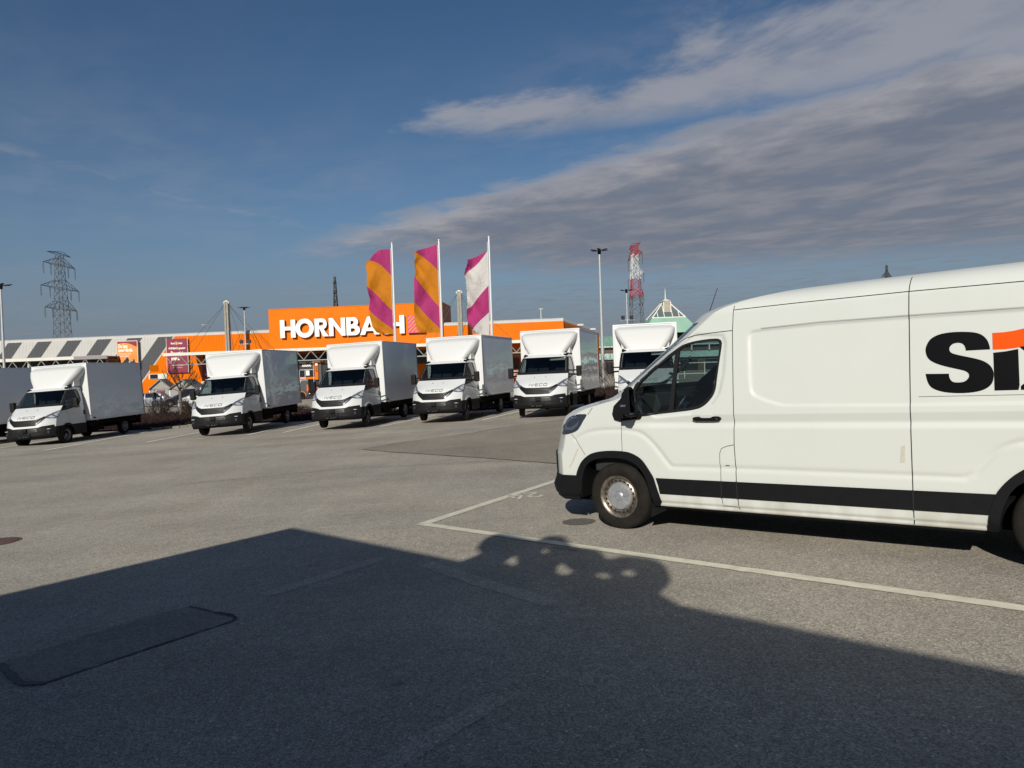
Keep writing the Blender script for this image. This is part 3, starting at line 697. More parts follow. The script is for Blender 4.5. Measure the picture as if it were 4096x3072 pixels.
    MB().prism([(-.28, 1.30), (-.16, 1.44), (-.40, 1.40), (-.44, 1.28), (-.38, 1.18)], 0.28, 0.75, 'xz').build('instrument_hood', INTER, van, bevel=0.015)
    for sd in (1, -1):
        y0 = 0.50 * sd
        st = MB().prism([(-.72, .72), (-.68, .86), (-.80, .90), (-1.18, .84), (-1.2, .70)], y0 - .26, y0 + .26, 'xz').build('seat', SEATM, van, bevel=0.03)
        MB().prism([(-1.17, .84), (-1.05, .86), (-1.22, 1.48), (-1.34, 1.48), (-1.34, .84)], y0 - .25, y0 + .25, 'xz').build('backrest', SEATM, st, bevel=0.03)
        MB().prism([(-1.24, 1.52), (-1.22, 1.72), (-1.32, 1.74), (-1.36, 1.52)], y0 - .13, y0 + .13, 'xz').build('headrest', SEATM, st, bevel=0.03)
        gm = MB(); gm.path([(-.62, sd * .86, 1.62), (-.64, sd * .80, 1.60), (-.82, sd * .80, 1.74), (-.85, sd * .86, 1.77)], 0.014); gm.build('grab_handle', INTER, van, True)
    # steering wheel
    sw = MB(); c = Vector((-.60, .50, 1.24)); a = Vector((0, 1, 0)); b = Vector((-0.50, 0, 0.866)); nrm = a.cross(b)
    ring = [c + (a * math.cos(t) + b * math.sin(t)) * 0.20 for t in np.linspace(0, 2 * math.pi, 41)]
    sw.path(ring, 0.016, 8)
    for t in (0.05, 3.09, 4.71): sw.tube(c, c + (a * math.cos(t) + b * math.sin(t)) * 0.2, 0.02, 0.016, 6)
    wheel_ = sw.build('steering_wheel', TRIM, van, True)
    MB().tube(c - nrm * 0.02, c + nrm * 0.03, 0.07, 0.06, 16).build('hub_badge', CHROME, wheel_)
    MB().tube(c - nrm * -0.01, c - Vector((-.3, 0, .1)), 0.045, 0.05, 10).build('steering_column', INTER, van)
    # sun visor strip seen at the top of the door glass
    # side glass, gasket, divider
    for sd in (1, -1):
        g = sh.patch('door_glass', GLASSP, GLASSV, van, lift=-0.012, thick=0.004, step=0.08, side=sd)
        ring_o, ring_i = GASK, GLASSP
        # gasket: ring of quads mapped on the surface
        V = []; F = []; no = 96
        def resamp(P, n):
            P = np.array(P + [P[0]]); L = np.r_[0, np.cumsum(np.hypot(*np.diff(P, axis=0).T))]; t = np.linspace(0, L[-1], n, endpoint=False)
            return np.stack([np.interp(t, L, P[:, 0]), np.interp(t, L, P[:, 1])], -1)
        A = resamp(ring_o, no); B = resamp(ring_i, no * 4)
        Bn = np.array([B[np.argmin(np.hypot(*(B - p).T))] for p in A])
        ya = sh.surf(A[:, 0], A[:, 1], 0.004); ym = sh.surf(Bn[:, 0], Bn[:, 1], 0.004); yb = sh.surf(Bn[:, 0], Bn[:, 1], -0.03); yc = sh.surf(A[:, 0], A[:, 1], -0.02)
        V = [(p[0], sd * y, p[1]) for p, y in zip(A, yc)] + [(p[0], sd * y, p[1]) for p, y in zip(A, ya)] + [(p[0], sd * y, p[1]) for p, y in zip(Bn, ym)] + [(p[0], sd * y, p[1]) for p, y in zip(Bn, yb)]
        for k in range(3): F += [(k * no + i, k * no + (i + 1) % no, (k + 1) * no + (i + 1) % no, (k + 1) * no + i) for i in range(no)]
        link('window_gasket', mesh('window_gasket', V, F), van, TRIM)
        sh.patch('window_divider', [(-.738, 1.812), (-.79, 1.85), (-.74, 1.55), (-.705, 1.257), (-.655, 1.25), (-.70, 1.55)], TRIM, van, lift=0.003, thick=0.02, side=sd)
    # cladding
    for sd in (1, -1):
        sh.patch('side_moulding', [(-.478, .572), (-.50, .50), (-.515, .416), (-3.282, .416), (-3.335, .577)], BLACKP, van, lift=0.010, thick=0.012, step=0.08, side=sd)
        def archpoly(o, i): return o + i
        sh.patch('wheel_arch_trim', ARF_O + ARF_I, BLACKP, van, lift=0.016, thick=0.05, step=0.03, side=sd)
        sh.patch('wheel_arch_trim', ARR_O + ARR_I, BLACKP, van, lift=0.016, thick=0.05, step=0.03, side=sd)
        for c0, P in (((0, .33), archF), ((-3.76, .33), archR)):
            m = MB(); Q = grow(P, c0, 1.0)[:-2]; y0, y1 = W - 0.03, W - 0.50
            V = [(p[0], sd * y0, p[1]) for p in Q] + [(p[0], sd * y1, p[1]) for p in Q]; k = len(Q)
            m.add(V, [(i, i + 1, i + 1 + k, i + k) for i in range(k - 1)] + [tuple(range(k, 2 * k))]); m.build('wheel_well', UNDER, van)
        sh.patch('mud_flap', [(-.40, .32), (-.52, .31), (-.55, .245), (-.36, .15), (-.38, .25)], BLACKP, van, lift=-0.03, thick=0.05, side=sd)
        sh.patch('headlamp', catmull([(0.655, 1.115), (.60, 1.175), (.52, 1.209), (.42, 1.228), (.363, 1.229), (.305, 1.222), (.354, 1.154), (.424, 1.063), (.504, 1.026), (.61, 1.005), (.685, 1.003), (.74, 1.03), (.73, 1.08)], 2), LAMPDARK, van, lift=0.006, thick=0.02, step=0.025, side=sd)
        sh.patch('lamp_strip', [(.66, 1.10), (.60, 1.06), (.50, 1.055), (.43, 1.10), (.40, 1.16), (.45, 1.12), (.52, 1.085), (.60, 1.09)], LAMPBLUE, van, lift=0.010, thick=0.004, step=0.02, side=sd)
        sh.patch('lamp_strip', [(.62, 1.16), (.55, 1.14), (.48, 1.18), (.40, 1.20), (.47, 1.20), (.55, 1.18)], LAMPBLUE, van, lift=0.010, thick=0.004, step=0.02, side=sd)
        sh.patch('lamp_strip', [(.725, 1.10), (.735, 1.02), (.70, 1.015), (.69, 1.09)], LAMPIN, van, lift=0.010, thick=0.004, step=0.02, side=sd)
    sh.mesh('front_bumper', lambda cx, cy, ch, ck: (ch < 0.555) & (cx > 0.45) & ~((ck < .02) & inpoly(cx, ch, grow(archF, (0, .33), 1.03))), BLACKP, van, inset=-0.012)
    sh.mesh('grille', lambda cx, cy, ch, ck: (ch > 0.552) & (ch < 0.80) & (ck > 0.13), TRIM, van, inset=-0.012)
    sh.mesh('upper_grille', lambda cx, cy, ch, ck: (ch > 0.86) & (ch < 1.0) & (ck > 0.35), TRIM, van, inset=-0.010)
    # panel gaps
    G = dict(
        a=[(-.03, 1.424), (-.089, 1.365)], b=[(-.105, 1.365), (-.216, 1.521), (-.355, 1.636), (-.53, 1.77), (-.707, 1.888), (-.81, 1.943), (-.953, 1.976), (-1.137, 1.987), (-1.33, 1.992)],
        c=[(-1.352, 2.262), (-1.345, 2.18), (-1.333, 1.987), (-1.328, 1.6), (-1.322, 1.12), (-1.312, .925), (-1.315, .70), (-1.313, .584), (-1.324, .292)],
        d=[(-1.312, .923), (-1.233, .907), (-1.184, .885), (-1.165, .838), (-1.161, .745), (-1.166, .68), (-1.158, .464), (-1.168, .338), (-1.317, .333)],
        e=[(-.114, 1.16), (-.11, 1.02), (-.109, .916), (-.107, .844), (-.10, .772)], f=[(.191, 1.341), (.294, 1.222)], g=[(.515, 1.015), (.464, .951), (.356, .787)],
        h=[(-2.812, 2.307), (-2.806, 2.18), (-2.80, 1.988), (-2.785, 1.257), (-2.775, .664), (-2.77, .30)], i=[(-1.345, 2.184), (-1.9, 2.187), (-2.8, 2.183), (-3.56, 2.168), (-4.8, 2.14)],
        j=[(-2.845, 1.331), (-3.53, 1.328), (-4.6, 1.32)], k=[(-.70, 1.888), (-.735, 1.935)])
    for k, P in G.items():
        for sd in (1, -1): sh.ribbon('panel_gap', P, SEAM, van, 0.0065 if k in 'bchi' else (0.003 if k == 'j' else 0.005), 0.0045 if k in 'ch' else 0.0025, sd)
    sh.ribbon('panel_gap', [(-1.166, .58), (-1.16, .41)], SEAM, van, 0.008, 0.0125); sh.ribbon('panel_gap', [(-1.313, .585), (-1.318, .41)], SEAM, van, 0.008, 0.0125)
    sh.ribbon('panel_gap', [(-2.774, .585), (-2.772, .41)], SEAM, van, 0.008, 0.0125); sh.ribbon('panel_gap', [(-.107, .84), (-.104, .76)], GREYP, van, 0.012, 0.018)
    sh.ribbon('lip_shade_line', [(-1.60, 1.988), (-2.114, 1.999), (-2.8, 1.990), (-3.555, 1.974), (-4.5, 1.952)], mat('recess_lip_shade', (0.33, 0.33, 0.33), 0.5), van, 0.010, 0.003)  # grey line paints the shade under the top lip of the recess
    # sill flange
    MB().bb((-3.28, W - 0.10, .262), (-.5, W - 0.045, .30)).build('sill_flange', UNDER, van)
    MB().bb((-4.8, -0.80, 0.26), (0.6, 0.80, 0.50)).build('chassis', UNDER, van)
    MB().bb((0.15, -0.75, 0.24), (0.72, 0.75, 0.42)).build('engine_tray', UNDER, van)
    # handle
    hd = sh.patch('door_handle', catmull([(-.92, 1.168), (-.935, 1.186), (-.985, 1.189), (-1.0, 1.178), (-1.10, 1.178), (-1.12, 1.190), (-1.175, 1.190), (-1.197, 1.175), (-1.19, 1.155), (-1.13, 1.148), (-1.0, 1.148), (-.94, 1.152)], 2), BLACKP, van, lift=0.035, thick=0.03, step=0.02)
    sh.patch('handle_cup', catmull([(-.985, 1.180), (-1.0, 1.203), (-1.05, 1.209), (-1.10, 1.203), (-1.118, 1.18), (-1.10, 1.145), (-1.05, 1.135), (-1.0, 1.145)], 3), WHITE2, van, lift=0.006, thick=0.01, step=0.02)
    lk = MB(); y = float(sh.surf(-1.165, 1.168)) + 0.034; lk.tube((-1.165, y, 1.168), (-1.165, y + .006, 1.168), 0.008, 0.008, 12); lk.build('lock', CHROME, hd)
    # mirrors
    for sd in (1, -1):
        mbp = sh.patch('mirror_base', [(-.237, 1.485), (-.116, 1.374), (-.043, 1.31), (-.022, 1.225), (-.044, 1.168), (-.108, 1.151), (-.345, 1.175), (-.365, 1.205), (-.303, 1.25), (-.274, 1.315), (-.262, 1.40)], BLACKP, van, lift=0.022, thick=0.03, side=sd)
        P = catmull([(-.255, 1.44), (-.28, 1.485), (-.325, 1.503), (-.369, 1.504), (-.362, 1.35), (-.357, 1.214), (-.343, 1.203), (-.285, 1.216), (-.256, 1.251), (-.256, 1.31), (-.250, 1.36)], 2)
        m = MB(); y0, y1 = W + 0.12, W + 0.265; P = [(-.318 + (p[0] + .31) * .66, p[1]) for p in P]
        k = len(P); cx, ch = -.31, 1.35
        rings = []
        for yy, sc in ((y0, .80), (y0 + .03, .96), (y0 + .10, 1.0), (y1 - .05, .98), (y1, .80)):
            rings.append([(cx + (p[0] - cx) * sc, sd * yy, ch + (p[1] - ch) * sc) for p in P])
        V = sum(rings, []); F = []
        for q in range(len(rings) - 1): F += [(q * k + i, q * k + (i + 1) % k, (q + 1) * k + (i + 1) % k, (q + 1) * k + i) for i in range(k)]
        F += [tuple(range(k)), tuple(range((len(rings) - 1) * k, len(rings) * k))]
        m.add(V, F); mo = m.build('mirror_housing', BLACKP, van, True)
        MB().bb((-.360, sd * (y0 + .03), 1.235), (-.352, sd * (y1 - .03), 1.485)).build('mirror_pane', MIRRORM, mo)
        MB().bb((-.335, sd * (y1 - .05), 1.312), (-.270, sd * (y1 + .003), 1.34)).build('indicator', CHROME, mo, bevel=0.008)
        ma = MB(); ma.bb((-.33, sd * (W - .03), 1.20), (-.20, sd * (y0 + .06), 1.26)); ma.build('mirror_arm', BLACKP, van, bevel=0.015)
    # antenna on the roof edge
    MB().tube((-.94, W - .42, 2.15), (-1.065, W - .42, 2.44), 0.0045, 0.003, 6).build('antenna', TRIM, van)
    # lettering
    SL = [(-2.9, 1.511), (-3.06, 1.505), (-3.063, 1.473), (-3.08, 1.443), (-3.116, 1.434), (-3.161, 1.44), (-3.189, 1.468), (-3.192, 1.494), (-3.177, 1.515), (-3.142, 1.531), (-3.035, 1.565), (-2.962, 1.598), (-2.921, 1.636), (-2.906, 1.691), (-2.915, 1.739), (-2.944, 1.785), (-2.997, 1.815), (-3.071, 1.827), (-3.152, 1.826), (-3.232, 1.815), (-3.283, 1.793), (-3.317, 1.752), (-3.332, 1.703), (-3.334, 1.677), (-3.178, 1.678), (-3.175, 1.704), (-3.16, 1.731), (-3.131, 1.742), (-3.095, 1.736), (-3.072, 1.711), (-3.071, 1.685), (-3.085, 1.665), (-3.128, 1.647), (-3.225, 1.617), (-3.285, 1.593), (-3.327, 1.559), (-3.349, 1.512), (-3.349, 1.461), (-3.335, 1.415), (-3.299, 1.381), (-3.242, 1.36), (-3.154, 1.351), (-3.055, 1.357), (-2.982, 1.376), (-2.936, 1.404), (-2.912, 1.448)]
    sh.patch('letter', catmull(SL[:1], 1) + catmull(SL[1:24], 3, False) + catmull(SL[24:] + SL[:1], 3, False)[:-1], LOGOK, van, lift=0.003, thick=0.003)
    sh.patch('letter', [(-3.354, 1.650), (-3.43, 1.655), (-3.509, 1.668), (-3.508, 1.399), (-3.50, 1.364), (-3.352, 1.364)], LOGOK, van, lift=0.003, thick=0.003)
    sh.patch('letter', [(-3.515, 1.364), (-3.66, 1.364), (-3.75, 1.46), (-3.83, 1.364), (-4.01, 1.364), (-3.84, 1.535), (-3.99, 1.69), (-3.83, 1.70), (-3.755, 1.61), (-3.68, 1.695), (-3.515, 1.685), (-3.66, 1.53), (-3.515, 1.392)], LOGOK, van, lift=0.003, thick=0.003)
    sh.patch('letter', [(-4.05, 1.69), (-4.05, 1.46), (-4.09, 1.38), (-4.18, 1.36), (-4.30, 1.37), (-4.30, 1.45), (-4.22, 1.45), (-4.20, 1.48), (-4.20, 1.60), (-4.30, 1.60), (-4.30, 1.69), (-4.20, 1.69), (-4.20, 1.80), (-4.05, 1.80)], LOGOK, van, lift=0.003, thick=0.003)
    sh.patch('swoosh', [(-3.353, 1.800), (-3.429, 1.800), (-3.488, 1.806), (-3.55, 1.818), (-3.65, 1.85), (-3.75, 1.895), (-3.78, 1.78), (-3.66, 1.715), (-3.545, 1.685), (-3.483, 1.676), (-3.424, 1.672), (-3.352, 1.674)], LOGOO, van, lift=0.003, thick=0.003)
    sh.patch('tape_strip', [(-2.704, .93), (-2.734, .944), (-2.726, .80), (-2.692, .80)], TAPE, van, lift=0.002, thick=0.002)
    sh.patch('tape_strip', [(.46, .845), (.435, .855), (.52, .70), (.545, .69)], TAPE, van, lift=0.002, thick=0.002)
    sh.patch('tape_strip', [(.555, .68), (.53, .69), (.56, .645), (.585, .64)], TAPE, van, lift=0.002, thick=0.002)
    sh.patch('flap_label', [(-1.215, .728), (-1.255, .727), (-1.255, .72), (-1.215, .72)], SEAM, van, lift=0.002, thick=0.002)
    # wheels
    def vwheel(cx, sd):
        c = (cx, sd * (W - 0.155), 0.345); s = sd
        R = 0.352
        prof = [(.195, -.095 * s), (.25, -.112 * s), (.30, -.115 * s), (.335, -.10 * s), (R, -.075 * s), (R, .075 * s), (.338, .10 * s), (.325, .108 * s), (.30, .116 * s), (.25, .112 * s), (.222, .10 * s), (.214, .092 * s)]
        m = MB().lathe(prof, 56); w = m.build('wheel', RUBBER, van, True); w.location = c
        rp = [(.0, .05 * s), (.10, .05 * s), (.165, .082 * s), (.182, .070 * s), (.192, .085 * s), (.205, .10 * s), (.224, .105 * s), (.224, .085 * s), (.20, .02 * s), (.18, -.09 * s)]
        r = MB().lathe(rp, 48).build('rim', RIM, w, True)
        hp = [(r_, (y_ + .032) * s) for r_, y_ in [(0, .075), (.03, .078), (.045, .070), (.05, .066), (.10, .072), (.135, .064), (.148, .048), (.149, .03)]]
        hc = MB().lathe(hp, 48).build('hubcap', HUB, w, True)
        hm = MB()
        for i in range(20):
            an = 2 * math.pi * (i + .3) / 20; x, z = .168 * math.cos(an), .168 * math.sin(an)
            t = Vector((-math.sin(an), 0, math.cos(an))); rr = Vector((math.cos(an), 0, math.sin(an)))
            V = [Vector((x, .0855 * s, z)) + t * (.0135 * math.cos(q)) + rr * (.010 * math.sin(q)) for q in np.linspace(0, 6.283, 10, endpoint=False)]
            V += [p - Vector((0, .006 * s, 0)) for p in V]
            hole = MB(); hole.add(V, [tuple(range(10))] + [(q, (q + 1) % 10, 10 + (q + 1) % 10, 10 + q) for q in range(10)]); hole.build('vent_hole', SEAM, w)
        for i in range(5):
            an = 2 * math.pi * i / 5 + 1.5
            t = Vector((-math.sin(an), 0, math.cos(an))); rr = Vector((math.cos(an), 0, math.sin(an)))
            def P(r_, t_, y_): return rr * r_ + t * t_ + Vector((0, (y_ + .032) * s, 0))
            V = [P(.052, -.014, .070), P(.052, .014, .070), P(.128, .036, .072), P(.128, -.036, .072), P(.052, -.014, .076), P(.052, .014, .076), P(.126, .033, .079), P(.126, -.033, .079)]
            MB().add(V, [(4, 5, 6, 7), (0, 1, 5, 4), (1, 2, 6, 5), (2, 3, 7, 6), (3, 0, 4, 7)]).build('cap_rib', HUB, w)
        em = MB().lathe([(.026, .1105 * s), (.026, .114 * s), (.030, .114 * s), (.030, .110 * s)], 24)
        em.box((0, .1115 * s, 0), (.03, .004, .008)); em.box((.006, .1115 * s, .008), (.022, .004, .006), rot=None); em.box((-.006, .1115 * s, -.008), (.022, .004, .006))
        em.build('emblem', HUB, w)
    vwheel(0, 1); vwheel(0, -1); vwheel(-3.76, 1); vwheel(-3.76, -1)
    return van
build_van()

# ------------------------------------------------------------------ box trucks
def build_truck():
    t = empty('box_truck'); 
    T = lambda p: (p[1], -p[0], p[2])       # shell (forward, left, up) -> truck frame (x left, y back, z up)
    S0 = lerpf([(.33, .90), (.38, .96), (.45, .985), (.62, .975), (.72, .95), (.80, .945), (.95, .92), (1.04, .90), (1.12, .85), (1.20, .76), (1.28, .64), (1.36, .50), (1.44, .36), (1.50, .25), (1.535, .205), (1.56, .18), (1.7, .06), (1.9, -.12), (2.1, -.31), (2.17, -.38), (2.21, -.46), (2.245, -.58), (2.27, -.75), (2.285, -.95)])
    Dn = lerpf([(.33, .36), (.75, .40), (1.0, .42), (1.3, .36), (1.5, .22), (2.1, .20), (2.29, .25)])
    def hwf(h): return np.interp(h, [.3, .40, .75, 1.0, 1.40, 1.8, 2.1, 2.2, 2.25, 2.285], [.955, .975, .985, .985, .965, .925, .875, .845, .79, .70])
    def off(x, h):
        o = 0 * h
        o = o - 0.012 * np.exp(-((h - 1.18 - 0.12 * (x + .6)) / 0.03) ** 2) * sst(.3, -.1, x)
        o = o + 0.02 * np.exp(-((np.hypot(x + .10, h - .36) - .47) / .05) ** 2) * (h > .36)
        return o
    hs = list(np.linspace(.33, .745, 19)) + list(np.linspace(.76, 1.56, 62)) + list(np.linspace(1.585, 2.16, 24)) + list(np.linspace(2.175, 2.285, 10))
    sh = Shell(hs, S0, Dn, 3.0, hwf, -1.30, off, 70, 30)
    arch = [(-.10 + .40 * math.cos(a), .34 + .42 * math.sin(a)) for a in np.linspace(0, math.pi, 25)] + [(-.5, .2), (.3, .2)]
    WIN = [(.0, 1.49), (-.20, 1.72), (-.38, 1.90), (-.56, 2.08), (-.62, 2.10), (-1.02, 2.10), (-1.08, 2.0), (-1.12, 1.72), (-1.05, 1.60), (-.86, 1.47), (-.45, 1.43), (-.02, 1.40)]
    WINo = [(.16, 1.31), (.03, 1.51), (-.16, 1.715), (-.34, 1.90), (-.54, 2.125), (-1.05, 2.135), (-1.12, 2.0), (-1.16, 1.72), (-1.09, 1.57), (-.90, 1.44), (-.55, 1.385), (-.2, 1.34)]
    iswin = lambda ch, ck: (ck > .10) & (ch > 1.60) & (ch < 2.125)
    lamp = [(.72, 1.135), (.60, 1.20), (.42, 1.275), (.22, 1.345), (.17, 1.345), (.22, 1.23), (.36, 1.10), (.52, 1.05), (.66, 1.06), (.74, 1.09)]
    mside = lambda cx, ch, ck: (ck < .02) & inpoly(cx, ch, WIN)
    low = lambda cx, ch, ck: ch < .745
    cabm = lambda cx, cy, ch, ck: ~(mside(cx, ch, ck) | iswin(ch, ck) | ((ck < .02) & inpoly(cx, ch, arch))) & ~low(cx, ch, ck)
    sh.mesh('cab', cabm, WHITE2, t, cap=True, rearcap=True, T=T)
    sh.mesh('lower_body', lambda cx, cy, ch, ck: low(cx, ch, ck) & ~((ck < .02) & inpoly(cx, ch, arch)), GREYP, t, T=T, inset=-.008)
    sh.mesh('windscreen', lambda cx, cy, ch, ck: (ck > .07) & (ch > 1.575) & (ch < 2.14), GLASSD, t, T=T, inset=.003)
    sh.mesh('screen_surround', lambda cx, cy, ch, ck: (((ck > .03) | ((ck >= 0) & (cx > S0(ch) - Dn(ch) - .05))) & (ch > 1.525) & (ch < 2.145)) & ~((ck > .10) & (ch > 1.61) & (ch < 2.11)), TRIM, t, T=T, inset=-.004)
    sh.mesh('cab_lining', lambda cx, cy, ch, ck: (ch > .8) & (ch < 2.2) & ~(mside(cx, ch, ck) | iswin(ch, ck)) & ~((ck > .02) & (ch < 1.63)), INTER2, t, T=T, inset=.04)
    for sd in (1, -1):
        sh.patch('door_glass', WIN, GLASSD, t, lift=-.010, thick=.004, step=.1, side=sd, T=T)
        # dark surround of the door glass
        V = []; n = len(WINo)
        def rs(P, k):
            P = np.array(P + [P[0]]); L = np.r_[0, np.cumsum(np.hypot(*np.diff(P, axis=0).T))]; q = np.linspace(0, L[-1], k, endpoint=False)
            return np.stack([np.interp(q, L, P[:, 0]), np.interp(q, L, P[:, 1])], -1)
        A = rs(WINo, 60); B = rs(WIN, 240); Bn = np.array([B[np.argmin(np.hypot(*(B - p).T))] for p in A])
        ya = sh.surf(A[:, 0], A[:, 1], .005); yb = sh.surf(Bn[:, 0], Bn[:, 1], .003); yc = sh.surf(Bn[:, 0], Bn[:, 1], -.02)
        V = [T((p[0], sd * y, p[1])) for p, y in zip(A, ya)] + [T((p[0], sd * y, p[1])) for p, y in zip(Bn, yb)] + [T((p[0], sd * y, p[1])) for p, y in zip(Bn, yc)]
        F = [(k * 60 + i, k * 60 + (i + 1) % 60, (k + 1) * 60 + (i + 1) % 60, (k + 1) * 60 + i) for k in range(2) for i in range(60)]
        link('window_gasket', mesh('window_gasket', V, F), t, TRIM)
        hl = sh.patch('headlamp', lamp, TLAMP, t, lift=.006, thick=.015, step=.03, side=sd, T=T)
        for P in ([(.66, 1.125), (.55, 1.18), (.50, 1.10), (.60, 1.08)], [(.48, 1.205), (.38, 1.255), (.33, 1.17), (.44, 1.11)], [(.35, 1.27), (.25, 1.31), (.25, 1.25), (.31, 1.18)]):
            sh.patch('lamp_reflector', P, LAMPIN, hl, lift=.011, thick=.006, step=.03, side=sd, T=T)
        sh.patch('door_handle', [(-1.19, 1.26), (-1.26, 1.26), (-1.27, 1.08), (-1.20, 1.08)], TRIM, t, lift=.016, thick=.02, side=sd, T=T)
        for P in ([(-.28, .80), (-.26, 1.1), (-.14, 1.33)], [(-1.285, .8), (-1.29, 1.4), (-1.26, 2.1)]): sh.ribbon('panel_gap', P, SEAM, t, .010, .002, sd, T)
        sh.patch('wheel_arch_trim', [(-.10 + .46 * math.cos(a), .36 + .46 * math.sin(a)) for a in np.linspace(.1, math.pi - .1, 17)] + [(-.10 + .40 * math.cos(a), .34 + .42 * math.sin(a)) for a in np.linspace(math.pi - .1, .1, 17)], GREYP, t, lift=.024, thick=.05, side=sd, T=T, step=.05)
        m = MB(); Q = [(-.10 + .41 * math.cos(a), .34 + .43 * math.sin(a)) for a in np.linspace(0, math.pi, 15)]; k = len(Q)
        V = [T((p[0], sd * .95, p[1])) for p in Q] + [T((p[0], sd * .55, p[1])) for p in Q]
        m.add(V, [(i, i + 1, i + 1 + k, i + k) for i in range(k - 1)] + [tuple(range(k, 2 * k))]); m.build('wheel_well', UNDER, t)
        # fog lamp recess and marker strip
        fl = MB().tube((sd * .80, -.70, .545), (sd * .815, -.79, .545), .055, .05, 14).build('fog_lamp', LAMPDARK, t)
        MB().box((sd * .80, -.735, .668), (.17, .10, .018)).build('daytime_lamp', LAMPIN, t)
        # mirror
        y0 = .30
        mh = MB().box((sd * 1.29, y0, 1.585), (.19, .17, .385)).build('mirror_housing', GREYP, t, bevel=.045)
        MB().bb((sd * 1.215, y0 + .087, 1.43), (sd * 1.365, y0 + .093, 1.75)).build('mirror_pane', MIRRORM, mh)
        ma = MB(); ma.tube((sd * .93, .12, 1.48), (sd * 1.24, y0, 1.46), .03, .03, 6); ma.tube((sd * .93, .18, 1.62), (sd * 1.24, y0, 1.62), .025, .025, 6); ma.build('mirror_arm', GREYP, t)
        MB().box((sd * 1.385, y0 - .02, 1.44), (.012, .06, .03)).build('indicator', AMBER, mh)
        # roof marker lamp
        MB().prism([(.52, 2.155), (.60, 2.245), (.82, 2.285), (.86, 2.22)], sd * .68, sd * .84, 'yz').build('roof_lamp', GREYP, t, bevel=.02)
    # grille with slats
    gr = []
    gp = [(.0, 1.055), (.42, 1.06), (.55, 1.10), (.66, 1.16), (.73, 1.10), (.62, .98), (.42, .825), (.0, .82)]
    def front(a, h, lift): # point on nose at lateral a
        S, Dd, w = float(S0(h)), float(Dn(h)), float(hwf(h)); k = 1 - min(abs(a) / w, 1)
        return Vector((a, -(S - Dd * (1 - k) ** 3.0) - lift, h))
    def fplate(name, P, m_, lift, thick=.02, par=None, step=.06):
        Q = []; n = len(P)
        for i in range(n):
            a, b = Vector(P[i]), Vector(P[(i + 1) % n]); k = max(1, int((b - a).length / step))
            for j in range(k): Q.append(a + (b - a) * (j / k))
        nb = len(Q); xs = [p[0] for p in P]; hh = [p[1] for p in P]
        gx, gh = np.meshgrid(np.arange(min(xs), max(xs), step), np.arange(min(hh), max(hh), step)); gx = gx.ravel(); gh = gh.ravel()
        if len(gx):
            ins = inpoly(gx, gh, P) & (dpoly(gx, gh, P, True) > step * .45); Q += [Vector((a, b)) for a, b in zip(gx[ins], gh[ins])]
        r = delaunay_2d_cdt(Q, [], [list(range(nb))], 1, 1e-6)
        V = [front(p.x, p.y, lift) for p in r[0]]; nv = len(V); V += [p + Vector((0, thick, 0)) for p in V]; F = [tuple(q) for q in r[2]]
        cnt = {}
        for q in F:
            for i in range(len(q)):
                e = (q[i], q[(i + 1) % len(q)]); cnt.setdefault(tuple(sorted(e)), []).append(e)
        for es in list(cnt.values()):
            if len(es) == 1: a, b = es[0]; F.append((b, a, a + nv, b + nv))
        me = mesh(name, V, F); bm = bmesh.new(); bm.from_mesh(me); bmesh.ops.recalc_face_normals(bm, faces=bm.faces); bm.to_mesh(me); bm.free()
        return link(name, me, par or t, m_)
    full = gp + [(-x, h) for x, h in gp[::-1][1:-1]]
    grille = fplate('grille', full, TRIM, .010)
    for h, w0 in ((1.015, .44), (.965, .42), (.915, .41), (.865, .40)):
        fplate('grille_slat', [(-w0, h - .012), (w0, h - .012), (w0, h + .012), (-w0, h + .012)], GREYP, .024, .015, grille)
    for sd in (1, -1):
        fplate('grille_slat', [(sd * .44, .99), (sd * .64, 1.13), (sd * .66, 1.11), (sd * .47, .965)], GREYP, .022, .012, grille)
        fplate('grille_slat', [(sd * .44, .90), (sd * .66, 1.085), (sd * .68, 1.065), (sd * .46, .875)], CHROME if sd > 0 else GREYP, .022, .012, grille)
    # badge letters I V E C O as chrome strokes
    def stroke(pts, w=.016):
        out = []
        for a, b in zip(pts[:-1], pts[1:]): out.append(strip(a, b, w))
        return out
    LT = {'I': [[(0, 0), (0, 1)]], 'V': [[(0, 1), (.5, 0), (1, 1)]], 'E': [[(1, 1), (.12, 1), (0, .85), (0, .15), (.12, 0), (1, 0)], [(0, .5), (.95, .5)]], 'C': [[(1, 1), (.12, 1), (0, .85), (0, .15), (.12, 0), (1, 0)]], 'O': [[(.12, 0), (0, .15), (0, .85), (.12, 1), (.9, 1), (1, .85), (1, .15), (.9, 0), (.12, 0)]]}
    x = -.305
    for ch_, w in (('I', .0), ('V', .12), ('E', .11), ('C', .11), ('O', .12)):
        m = MB()
        for pl in LT[ch_]:
            for q in stroke([(x + px * w, 1.115 + pz * .076) for px, pz in pl], .0155):
                V = [front(a, h, .014) for a, h in q]; V += [p + Vector((0, .02, 0)) for p in V]
                m.add(V, [(0, 1, 2, 3), (0, 4, 5, 1), (1, 5, 6, 2), (2, 6, 7, 3), (3, 7, 4, 0)])
        m.build('badge_letter', LETTERCHROME, t); x += w + .045
    # bumper relief: radar block, number plate holder, lower intake, corner scoops
    fplate('lower_intake', [(-.48, .60), (.48, .60), (.46, .71), (-.46, .71)], TRIM, .014)
    for h in (.63, .665): fplate('intake_slat', [(-.44, h - .008), (.44, h - .008), (.44, h + .008), (-.44, h + .008)], GREYP, .022, .01)
    MB().box((.035, -1.005, .655), (.19, .10, .13)).build('radar_cover', GREYP, t, bevel=.02)
